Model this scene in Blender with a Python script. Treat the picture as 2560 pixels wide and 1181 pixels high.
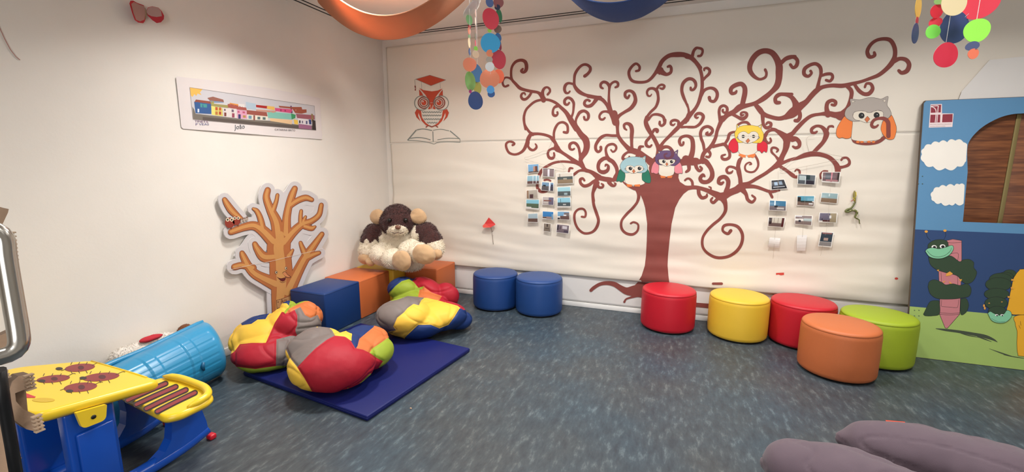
import bpy, bmesh, math, random
import numpy as np
from mathutils import Vector, Matrix, noise
from mathutils.geometry import tessellate_polygon
random.seed(7)
for o in list(bpy.data.objects): bpy.data.objects.remove(o)
SC = bpy.context.scene
COL = SC.collection

# ------------------------------------------------------------------ camera
FPX, CX, CY, EYE = 1090.0, 1280.0, 590.5, 1.5
def _n(v): return v / np.linalg.norm(v)
_Y = _n(np.array([415, 178.5, -FPX])); _X = _n(np.array([2937, -178.5, FPX]))
_X = _n(_X - _Y * _X.dot(_Y)); _Z = np.cross(_X, _Y)
MW = np.array([_X, _Y, _Z])
cd = bpy.data.cameras.new('camera'); cam = bpy.data.objects.new('camera', cd); COL.objects.link(cam)
cd.sensor_width = 36; cd.lens = FPX / 2560 * 36; cd.clip_start = .02
cam.matrix_world = Matrix.Translation((0, 0, EYE)) @ Matrix([list(r) for r in MW]).to_4x4()
SC.camera = cam

# ------------------------------------------------------------------ light
ROOM_H = 2.91; WL = -3.275; WB = 4.455; WR = 4.6; WF = -3.2
SC.view_settings.view_transform = 'Standard'; SC.view_settings.look = 'None'
SC.view_settings.gamma = 1; SC.view_settings.use_curve_mapping = False
SC.view_settings.exposure = 0.05
w = bpy.data.worlds.new('world'); SC.world = w; w.use_nodes = True
w.node_tree.nodes['Background'].inputs[0].default_value = (1, .93, .85, 1)
w.node_tree.nodes['Background'].inputs[1].default_value = .3
def area(x, y, size, power, col=(1, .975, .94), spread=146, z=ROOM_H - .03):
    d = bpy.data.lights.new('ceiling_lamp_light', 'AREA'); d.shape = 'DISK'; d.size = size
    d.energy = power; d.color = col; d.spread = math.radians(spread)
    o = bpy.data.objects.new('ceiling_lamp_light', d); COL.objects.link(o); o.location = (x, y, z)
    return o
LAMPS = [(-2.30, 2.45, .30, 26), (-2.3, 2.86, .22, 14), (-1.1, 3.15, .35, 36), (0.45, 3.15, .35, 32), (1.9, 3.15, .35, 21),
         (-1.7, .3, .5, 10), (0.6, 1.2, .5, 18), (2.8, 1.0, .5, 14), (0, -1.6, .6, 26)]
for i, (lx, ly, ls, lp) in enumerate(LAMPS): area(lx, ly, ls, lp, spread=128 if i == 0 else 146)
dl = bpy.data.lights.new('window_daylight', 'AREA'); dl.shape = 'RECTANGLE'; dl.size = 2.6; dl.size_y = 1.3; dl.energy = 80; dl.color = (.95, .97, 1)  # fill light added behind the camera to brighten ceiling and vertical faces
do = bpy.data.objects.new('window_daylight', dl); COL.objects.link(do); do.location = (1.0, WF + .06, 1.6); do.rotation_euler = (math.radians(90), 0, 0)

# ------------------------------------------------------------------ measuring: where a sight line meets a real surface
def ray(px, py): return Vector(MW @ np.array([px - CX, CY - py, -FPX]))
def on_z(px, py, z=0.0):
    d = ray(px, py); t = (z - EYE) / d.z; return Vector((d.x * t, d.y * t, z))
def on_y(px, py, y):
    d = ray(px, py); t = y / d.y; return Vector((d.x * t, y, EYE + d.z * t))
def on_x(px, py, x):
    d = ray(px, py); t = x / d.x; return Vector((x, d.y * t, EYE + d.z * t))
def to_px(p):
    c = MW.T @ (np.array(p, float) - np.array([0, 0, EYE])); return CX + FPX * c[0] / -c[2], CY - FPX * c[1] / -c[2]

# ------------------------------------------------------------------ materials
def lin(c):
    def f(v):
        v /= 255.; return v / 12.92 if v <= .04045 else ((v + .055) / 1.055) ** 2.4
    return (f(c[0]), f(c[1]), f(c[2]), 1)
_M = {}
def mat(name, col, rough=.6, bump=0, bscale=40, spec=.5, metal=0, var=0, vscale=6, sheen=0, stretch=None, trans=0, alpha=1):
    if name in _M: return _M[name]
    m = bpy.data.materials.new(name); m.use_nodes = True; nt = m.node_tree; b = nt.nodes['Principled BSDF']
    b.inputs['Base Color'].default_value = lin(col); b.inputs['Roughness'].default_value = rough
    b.inputs['Specular IOR Level'].default_value = spec; b.inputs['Metallic'].default_value = metal
    if sheen: b.inputs['Sheen Weight'].default_value = sheen
    if trans: b.inputs['Transmission Weight'].default_value = trans
    b.inputs['Alpha'].default_value = alpha
    tc = nt.nodes.new('ShaderNodeTexCoord'); mp = nt.nodes.new('ShaderNodeMapping')
    nt.links.new(tc.outputs['Object'], mp.inputs[0])
    if stretch: mp.inputs['Scale'].default_value = stretch
    n = nt.nodes.new('ShaderNodeTexNoise'); n.inputs['Scale'].default_value = vscale; n.inputs['Detail'].default_value = 5
    nt.links.new(mp.outputs[0], n.inputs[0])
    v = max(var, .03)
    mx = nt.nodes.new('ShaderNodeMix'); mx.data_type = 'RGBA'
    c = lin(col); mx.inputs[6].default_value = tuple(x * (1 - v) for x in c[:3]) + (1,)
    mx.inputs[7].default_value = tuple(min(1, x * (1 + v)) for x in c[:3]) + (1,)
    nt.links.new(n.outputs['Fac'], mx.inputs[0]); nt.links.new(mx.outputs[2], b.inputs['Base Color'])
    if bump:
        n2 = nt.nodes.new('ShaderNodeTexNoise'); n2.inputs['Scale'].default_value = bscale; n2.inputs['Detail'].default_value = 4
        nt.links.new(mp.outputs[0], n2.inputs[0])
        bp = nt.nodes.new('ShaderNodeBump'); bp.inputs['Strength'].default_value = bump; bp.inputs['Distance'].default_value = .01
        nt.links.new(n2.outputs['Fac'], bp.inputs['Height']); nt.links.new(bp.outputs[0], b.inputs['Normal'])
    _M[name] = m; return m
def floor_mat():
    m = bpy.data.materials.new('slate vinyl'); m.use_nodes = True; nt = m.node_tree; b = nt.nodes['Principled BSDF']
    N = nt.nodes.new; L = nt.links.new
    tc = N('ShaderNodeTexCoord')
    mp = N('ShaderNodeMapping'); mp.inputs['Scale'].default_value = (1, .32, 1); mp.inputs['Rotation'].default_value = (0, 0, math.radians(6))
    L(tc.outputs['Object'], mp.inputs[0])
    n1 = N('ShaderNodeTexNoise'); n1.inputs['Scale'].default_value = 26; n1.inputs['Detail'].default_value = 7; n1.inputs['Roughness'].default_value = .68; L(mp.outputs[0], n1.inputs[0])
    r1 = N('ShaderNodeValToRGB'); e = r1.color_ramp.elements
    e[0].position = .34; e[0].color = lin((50, 58, 64)); e[1].position = .86; e[1].color = lin((120, 132, 132))
    k = r1.color_ramp.elements.new(.55); k.color = lin((63, 74, 79))
    L(n1.outputs['Fac'], r1.inputs[0])
    n2 = N('ShaderNodeTexNoise'); n2.inputs['Scale'].default_value = 1.3; n2.inputs['Detail'].default_value = 3; L(tc.outputs['Object'], n2.inputs[0])
    r2 = N('ShaderNodeValToRGB'); e = r2.color_ramp.elements
    e[0].position = .38; e[0].color = (.88, .98, 1.10, 1); e[1].position = .62; e[1].color = (1.12, .97, .93, 1)
    L(n2.outputs['Fac'], r2.inputs[0])
    mx = N('ShaderNodeMix'); mx.data_type = 'RGBA'; mx.blend_type = 'MULTIPLY'; mx.inputs[0].default_value = 1
    L(r1.outputs[0], mx.inputs[6]); L(r2.outputs[0], mx.inputs[7]); L(mx.outputs[2], b.inputs['Base Color'])
    b.inputs['Roughness'].default_value = .42; b.inputs['Specular IOR Level'].default_value = .4
    bp = N('ShaderNodeBump'); bp.inputs['Strength'].default_value = .15; bp.inputs['Distance'].default_value = .004
    L(n1.outputs['Fac'], bp.inputs['Height']); L(bp.outputs[0], b.inputs['Normal'])
    return m

WALLM = mat('wall paint', (234, 228, 219), .8, .05, 60)
CEIL = mat('ceiling paint', (238, 232, 225), .85)
PAPER = mat('kraft paper', (230, 221, 207), .62, .06, 30, var=.03, vscale=3)
PAPER2 = mat('white paper', (226, 222, 218), .6)
BROWN = mat('brown mural paint', (134, 66, 58), .7, .05, 30, var=.10, vscale=9)
WHITE = mat('white', (238, 236, 232), .6)
BLACK = mat('black', (22, 20, 20), .5)
def pm(col, rough=.7): return mat('paint %d %d %d' % col, col, rough)

# ------------------------------------------------------------------ objects
def link(name, me, m=None, parent=None, smooth=False):
    o = bpy.data.objects.new(name, me); COL.objects.link(o)
    if m is not None:
        for x in (m if isinstance(m, (list, tuple)) else [m]): me.materials.append(x)
    if parent is not None: o.parent = parent
    if smooth: me.polygons.foreach_set('use_smooth', [True] * len(me.polygons))
    return o
def tag(o, label=None, cat=None, group=None, kind=None):
    if label: o['label'] = label
    if cat: o['category'] = cat
    if group: o['group'] = group
    if kind: o['kind'] = kind
    return o
def empty(name, loc, label, cat, group=None):
    o = bpy.data.objects.new(name, None); COL.objects.link(o); o.location = loc; o.empty_display_size = .1
    o['_w'] = [0, 0, 0]; del o['_w']
    return tag(o, label, cat, group)
def adopt(root, *objs):
    """children are modelled in world coordinates; keep them there"""
    for o in objs:
        o.parent = root; o.matrix_parent_inverse = Matrix.Translation(-Vector(root.location))
def bm_obj(name, bm, m, parent=None, smooth=False):
    me = bpy.data.meshes.new(name); bmesh.ops.recalc_face_normals(bm, faces=bm.faces[:]); bm.to_mesh(me); bm.free()
    o = link(name, me, m, None, smooth)
    if parent is not None: adopt(parent, o) if parent.type == 'EMPTY' else setattr(o, 'parent', parent)
    return o
def sharp_smooth(o, ang=40):
    me = o.data; bm = bmesh.new(); bm.from_mesh(me)
    for e in bm.edges:
        if len(e.link_faces) == 2 and e.calc_face_angle(0) > math.radians(ang): e.smooth = False
    for f in bm.faces: f.smooth = True
    bm.to_mesh(me); bm.free()
def box(bm, a, b, bevel=0, seg=2, rot=None, mi=0):
    a = Vector(a); b = Vector(b); c = (a + b) / 2; s = b - a
    r = bmesh.ops.create_cube(bm, size=1)
    vs = r['verts']
    bmesh.ops.scale(bm, vec=s, verts=vs)
    if bevel:
        es = list({e for v in vs for e in v.link_edges})
        rr = bmesh.ops.bevel(bm, geom=es, offset=bevel, segments=seg, affect='EDGES', profile=.5)
        vs = list({v for f in rr['faces'] for v in f.verts} | {v for v in vs if v.is_valid})
    if rot is not None: bmesh.ops.transform(bm, matrix=rot.to_4x4(), verts=vs)
    bmesh.ops.translate(bm, vec=c, verts=vs)
    for f in {f for v in vs for f in v.link_faces}: f.material_index = mi
    return vs
def boxo(name, a, b, m, parent=None, bevel=0, seg=2, rot=None):
    bm = bmesh.new(); box(bm, a, b, bevel, seg, rot); o = bm_obj(name, bm, m, parent)
    if bevel: sharp_smooth(o, 50)
    return o
def catmull(pts, step):
    """pts: list of tuples (any dimension) -> smooth resampling"""
    P = [np.array(p, float) for p in pts]
    if len(P) == 2:
        n = max(2, int(np.linalg.norm(P[1][:2] - P[0][:2]) / step) + 1)
        return [P[0] + (P[1] - P[0]) * t for t in np.linspace(0, 1, n)]
    Q = [2 * P[0] - P[1]] + P + [2 * P[-1] - P[-2]]
    out = []
    for i in range(1, len(Q) - 2):
        n = max(2, int(np.linalg.norm(Q[i + 1] - Q[i]) / step) + 1)
        for k in range(n):
            t = k / n
            out.append(.5 * ((2 * Q[i]) + (-Q[i - 1] + Q[i + 1]) * t + (2 * Q[i - 1] - 5 * Q[i] + 4 * Q[i + 1] - Q[i + 2]) * t * t + (-Q[i - 1] + 3 * Q[i] - 3 * Q[i + 1] + Q[i + 2]) * t ** 3))
    out.append(P[-1]); return out
def tube(bm, pts, r, seg=8, closed=False, mi=0):
    P = [Vector(p[:3]) for p in pts]; n = len(P); R = r if isinstance(r, (list, tuple)) else [r] * n
    rings = []; up = None
    for i in range(n):
        if closed: d = P[(i + 1) % n] - P[i - 1]
        else: d = P[min(i + 1, n - 1)] - P[max(i - 1, 0)]
        if d.length < 1e-9: d = Vector((0, 0, 1))
        d.normalize()
        if up is None:
            up = Vector((0, 0, 1)) if abs(d.z) < .9 else Vector((1, 0, 0))
        s = d.cross(up)
        if s.length < 1e-4: s = d.orthogonal()
        s.normalize(); up = s.cross(d).normalized()
        rings.append([bm.verts.new(P[i] + (s * math.cos(a) + up * math.sin(a)) * R[i]) for a in [2 * math.pi * k / seg for k in range(seg)]])
    m = n if closed else n - 1
    for i in range(m):
        A, B = rings[i], rings[(i + 1) % n]
        for k in range(seg):
            f = bm.faces.new((A[k], A[(k + 1) % seg], B[(k + 1) % seg], B[k])); f.smooth = True; f.material_index = mi
    if not closed:
        for g in (rings[0], rings[-1]):
            f = bm.faces.new(g); f.material_index = mi
def tubeo(name, pts, r, m, parent=None, seg=8, closed=False):
    bm = bmesh.new(); tube(bm, pts, r, seg, closed); return bm_obj(name, bm, m, parent)
def lathe(bm, prof, c, seg=48, mi=0):
    c = Vector(c); rings = []
    for r, z in prof:
        if r < 1e-6: rings.append([bm.verts.new(c + Vector((0, 0, z)))])
        else: rings.append([bm.verts.new(c + Vector((r * math.cos(2 * math.pi * k / seg), r * math.sin(2 * math.pi * k / seg), z))) for k in range(seg)])
    for A, B in zip(rings, rings[1:]):
        for k in range(seg):
            k2 = (k + 1) % seg
            if len(A) == 1 and len(B) == 1: continue
            if len(A) == 1: f = bm.faces.new((A[0], B[k], B[k2]))
            elif len(B) == 1: f = bm.faces.new((A[k], A[k2], B[0]))
            else: f = bm.faces.new((A[k], A[k2], B[k2], B[k]))
            f.smooth = True; f.material_index = mi

# flat shapes traced as outlines and laid on a surface: mapper(px, py, off) -> 3D
def clean(pts):
    out = []
    for p in pts:
        if not out or (abs(out[-1][0] - p[0]) + abs(out[-1][1] - p[1])) > 1e-6: out.append(p)
    if abs(out[0][0] - out[-1][0]) + abs(out[0][1] - out[-1][1]) < 1e-6: out.pop()
    return out
def patch(bm, loops, mp, off, maxe=9e9, mi=0):
    """loops of 2D points (first outer, others holes)"""
    if not isinstance(loops[0][0], (list, tuple, np.ndarray)): loops = [loops]
    loops = [clean(l) for l in loops]
    flat = [p for l in loops for p in l]
    tris = tessellate_polygon([[Vector((p[0], p[1], 0)) for p in l] for l in loops])
    b2 = bmesh.new(); vs = [b2.verts.new((p[0], p[1], 0)) for p in flat]
    for t in tris:
        try: b2.faces.new([vs[i] for i in t])
        except ValueError: pass
    for _ in range(6):
        L = [e for e in b2.edges if e.calc_length() > maxe]
        if not L: break
        bmesh.ops.subdivide_edges(b2, edges=L, cuts=1); bmesh.ops.triangulate(b2, faces=b2.faces[:])
    b2.verts.index_update()
    nv = [bm.verts.new(mp(v.co.x, v.co.y, off)) for v in b2.verts]
    for f in b2.faces:
        g = bm.faces.new([nv[v.index] for v in f.verts]); g.material_index = mi
    b2.free()
def stroke(bm, pts, mp, off, step=2.5, cross=2, mi=0, cap=True):
    C = catmull(pts, step); n = len(C)
    rows = []
    for i in range(n):
        d = C[min(i + 1, n - 1)][:2] - C[max(i - 1, 0)][:2]; l = np.linalg.norm(d)
        if l < 1e-6: continue
        nn = np.array([-d[1], d[0]]) / l; w = max(C[i][2], .3) / 2
        rows.append((C[i][:2], nn, w, d / l))
    if cap:
        for end in (0, -1):
            c, nn, w, d = rows[end]; s = -1 if end == 0 else 1
            ex = [(c + d * s * w * math.sin(a), nn, max(w * math.cos(a), .05), d) for a in (.6, 1.1, 1.5)]
            if end == 0: rows = ex[::-1] + rows
            else: rows = rows + ex
    V = [[bm.verts.new(mp(*(c + nn * w * (2 * k / cross - 1)), off)) for k in range(cross + 1)] for c, nn, w, d in rows]
    for A, B in zip(V, V[1:]):
        for k in range(cross):
            f = bm.faces.new((A[k], A[k + 1], B[k + 1], B[k])); f.material_index = mi
def tile(ox, oy, s, pts):
    """read off an enlarged tile of the photo"""
    if len(pts[0]) == 3: return [(ox + p[0] / s, oy + p[1] / s, p[2] / s) for p in pts]
    return [(ox + p[0] / s, oy + p[1] / s) for p in pts]
def sm(pts, step=2.5):
    n = len(pts); C = catmull(list(pts[-2:]) + list(pts) + list(pts[:2]), step) if n > 3 else pts
    if n <= 3: return pts
    a, b = pts[-1], pts[0]; i0 = min(range(len(C) // 2), key=lambda i: abs(C[i][0] - b[0]) + abs(C[i][1] - b[1])); i1 = len(C) - 1 - min(range(len(C) // 2), key=lambda i: abs(C[len(C) - 1 - i][0] - b[0]) + abs(C[len(C) - 1 - i][1] - b[1]))
    return [(c[0], c[1]) for c in C[i0:i1]]
def ell(cx, cy, rx, ry=None, n=20, a0=0):
    ry = ry or rx; return [(cx + rx * math.cos(a0 + 2 * math.pi * k / n), cy + ry * math.sin(a0 + 2 * math.pi * k / n)) for k in range(n)]
class Art:
    """collects flat layers with their own colours into one mesh"""
    def __init__(s, mp, maxe=9e9): s.bm = bmesh.new(); s.mp = mp; s.mats = []; s.k = 0; s.maxe = maxe
    def mi(s, m):
        if m not in s.mats: s.mats.append(m)
        return s.mats.index(m)
    def poly(s, pts, m, off): patch(s.bm, pts, s.mp, off, s.maxe, s.mi(m)); return s
    def sline(s, pts, m, off, w):
        for p, q in zip(pts, pts[1:]): stroke(s.bm, [(p[0], p[1], w), (q[0], q[1], w)], s.mp, off, 6, 1, s.mi(m))
        return s
    def line(s, pts, m, off, w=None, step=2.0, cross=1):
        if w is not None: pts = [(p[0], p[1], w) for p in pts]
        stroke(s.bm, pts, s.mp, off, step, cross, s.mi(m)); return s
    def out(s, name, parent=None, label=None):
        me = bpy.data.meshes.new(name); s.bm.to_mesh(me); s.bm.free()
        o = link(name, me, s.mats)
        if parent is not None:
            if parent.type == 'EMPTY': adopt(parent, o)
            else: o.parent = parent
        if label: o['label'] = label
        return o

# organic bodies: ellipsoids and limbs melted into one continuous surface
def blob(ells, voxel, smooth=6, rounds=None):
    bm = bmesh.new()
    for e in ells:
        c, r = Vector(e[0]), e[1]; rot = e[2] if len(e) > 2 else (0, 0, 0)
        res = bmesh.ops.create_icosphere(bm, subdivisions=4, radius=1)
        M = Matrix.Translation(c) @ Matrix.Rotation(rot[2], 4, 'Z') @ Matrix.Rotation(rot[1], 4, 'Y') @ Matrix.Rotation(rot[0], 4, 'X') @ Matrix.Diagonal((r[0], r[1], r[2], 1))
        bmesh.ops.transform(bm, matrix=M, verts=res['verts'])
    me = bpy.data.meshes.new('tmp'); bm.to_mesh(me); bm.free()
    o = bpy.data.objects.new('tmp', me); COL.objects.link(o)
    md = o.modifiers.new('r', 'REMESH'); md.mode = 'VOXEL'; md.voxel_size = voxel
    ms = o.modifiers.new('s', 'SMOOTH'); ms.iterations = smooth; ms.factor = .5
    dg = bpy.context.evaluated_depsgraph_get(); dg.update()
    r = bpy.data.meshes.new_from_object(o.evaluated_get(dg))
    bpy.data.objects.remove(o)
    return r
def displace(me, fn):
    co = np.empty(len(me.vertices) * 3, 'f'); me.vertices.foreach_get('co', co); co = co.reshape(-1, 3)
    no = np.array([v.normal for v in me.vertices])
    for i in range(len(co)):
        p = Vector(co[i]); d = fn(p, Vector(no[i])); co[i] += no[i] * d if isinstance(d, float) else np.array(d)
    me.vertices.foreach_set('co', co.ravel()); me.update()
def fbm(p, s, o=3): return noise.fractal(Vector(p) * s, 1.0, 2.0, o, noise_basis='PERLIN_ORIGINAL')
def ridge(p, s):
    n = noise.noise(Vector(p) * s); return 1 - min(1, abs(n) * 4)
def inpoly(x, y, poly):
    c = False; n = len(poly); j = n - 1
    for i in range(n):
        xi, yi = poly[i]; xj, yj = poly[j]
        if (yi > y) != (yj > y) and x < (xj - xi) * (y - yi) / (yj - yi) + xi: c = not c
        j = i
    return c
# ================================================================== the room
def struct(name, a, b, m, **k):
    o = boxo(name, a, b, m, None, **k); o['kind'] = 'structure'; return o
struct('floor', (WL - .1, WF - .1, -.1), (WR + .1, WB + .1, 0), floor_mat())
struct('ceiling', (WL - .1, WF - .1, ROOM_H), (WR + .1, WB + .1, ROOM_H + .1), CEIL)
struct('wall_left', (WL - .1, WF - .1, 0), (WL, WB + .1, ROOM_H), WALLM)
struct('wall_back', (WL, WB, 0), (WR, WB + .1, ROOM_H), WALLM)
struct('wall_right', (WR, WF, 0), (WR + .1, WB + .1, ROOM_H), WALLM)
struct('wall_front', (WL, WF - .1, 0), (WR, WF, ROOM_H), WALLM)
struct('baseboard_left', (WL, WF, 0), (WL + .012, WB, .065), WHITE, bevel=.003)
struct('baseboard_back', (WL + .012, WB - .012, 0), (WR, WB, .05), WHITE, bevel=.003)
for i_, (a_, b_) in enumerate((((-.4, .9), (2.4, .95)), ((-.4, 2.25), (2.4, 2.3)), ((-.4, .95), (-.35, 2.25)), ((2.35, .95), (2.4, 2.25)))):
    struct('window_%d' % (i_ + 1), (a_[0], WF, a_[1]), (b_[0], WF + .05, b_[1]), WHITE)  # unseen frame, added around the fill light behind the camera
SLOT = mat('slot black', (14, 12, 12), .6)
RIM = mat('slot rim', (200, 190, 182), .6)
i = 1
for dx in (.085, .145):
    struct('trim_%d' % i, (WL + dx - .006, WF, ROOM_H - .004), (WL + dx + .006, WB - .11, ROOM_H), SLOT); i += 1
for dy in (.11, .17):
    struct('trim_%d' % i, (WL + .15, WB - dy - .006, ROOM_H - .004), (WR, WB - dy + .006, ROOM_H), SLOT); i += 1

# ================================================================== paper on the back wall
SEAM = 1.748; HEM = .335; PTOP = 2.828
def pw(x, z):
    """how far the paper stands off the wall"""
    slope = .10 * math.exp(-((x + 2.2) / 1.5) ** 2) * 4
    zz = z + slope * (x + 1.5) * .25
    low = max(0., min(1., (1.9 - z) / .9))
    a = noise.noise(Vector((x * .8, zz * 5.5, 3.1))) * .020 + noise.noise(Vector((x * 1.9, zz * 12, 7.7))) * .007
    b = noise.noise(Vector((x * 1.1, zz * 1.2, 1.0))) * .010
    up = noise.noise(Vector((x * 2.2, z * 2.0, 9.0))) * .0035
    f = .016 + (a + b) * low * 1.0 + up * (1 - low * .6)
    f += .012 * math.exp(-((z - HEM - .05) / .06) ** 2)      # belly above the hem
    if x > 1.80 and z < 2.0: f = f + (.010 - f) * min(1, (x - 1.80) / .1) * min(1, (2.0 - z) / .08)
    return min(max(f, .004), .036)
def mural(px, py, off=0.):
    y = WB - .012
    for _ in range(3):
        p = on_y(px, py, y); y = WB - pw(p.x, p.z) - off if p.z > HEM else WB - .0065 - off
    p = on_y(px, py, y); return p
root = tag(empty('paper_mural', (0.6, WB - .02, .05), 'wide cream paper sheet with the painted brown curly tree covering the back wall', 'mural'), None)
def sheet(name, x0, x1, z0, z1, dz, m, fn, parent):
    bm = bmesh.new(); nx = int((x1 - x0) / .025); nz = max(2, int((z1 - z0) / dz))
    G = [[bm.verts.new((x0 + (x1 - x0) * i / nx, WB - fn(x0 + (x1 - x0) * i / nx, z0 + (z1 - z0) * k / nz), z0 + (z1 - z0) * k / nz)) for i in range(nx + 1)] for k in range(nz + 1)]
    for k in range(nz):
        for i in range(nx): bm.faces.new((G[k][i], G[k][i + 1], G[k + 1][i + 1], G[k + 1][i]))
    o = bm_obj(name, bm, m, parent, True); md = o.modifiers.new('t', 'SOLIDIFY'); md.thickness = .0008; md.offset = -1; return o
XL = -3.215; XR = 4.45
sheet('upper_sheet', XL, XR, SEAM, PTOP, .025, PAPER, pw, root)
sheet('lower_sheet', XL + .01, XR, HEM, SEAM - .001, .016, PAPER, pw, root)
sheet('bottom_strip', XL + .01, XR, .052, HEM + .05, .025, PAPER2, lambda x, z: .004 + .0015 * noise.noise(Vector((x * 2, z * 9, 0))) + .001, root)
bm = bmesh.new()          # bare strip of tape at the seam
G = []
for i in range(301):
    x = XL + (XR - XL) * i / 300
    G.append([bm.verts.new((x, WB - pw(x, SEAM) - .0022, SEAM + d)) for d in (-.004, .004)])
for A, B in zip(G, G[1:]): bm.faces.new((A[0], B[0], B[1], A[1]))
t = bm_obj('seam_tape', bm, mat('tape', (235, 228, 215), .4), root, True); t['label'] = 'thin pale seam tape across the paper'

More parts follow.
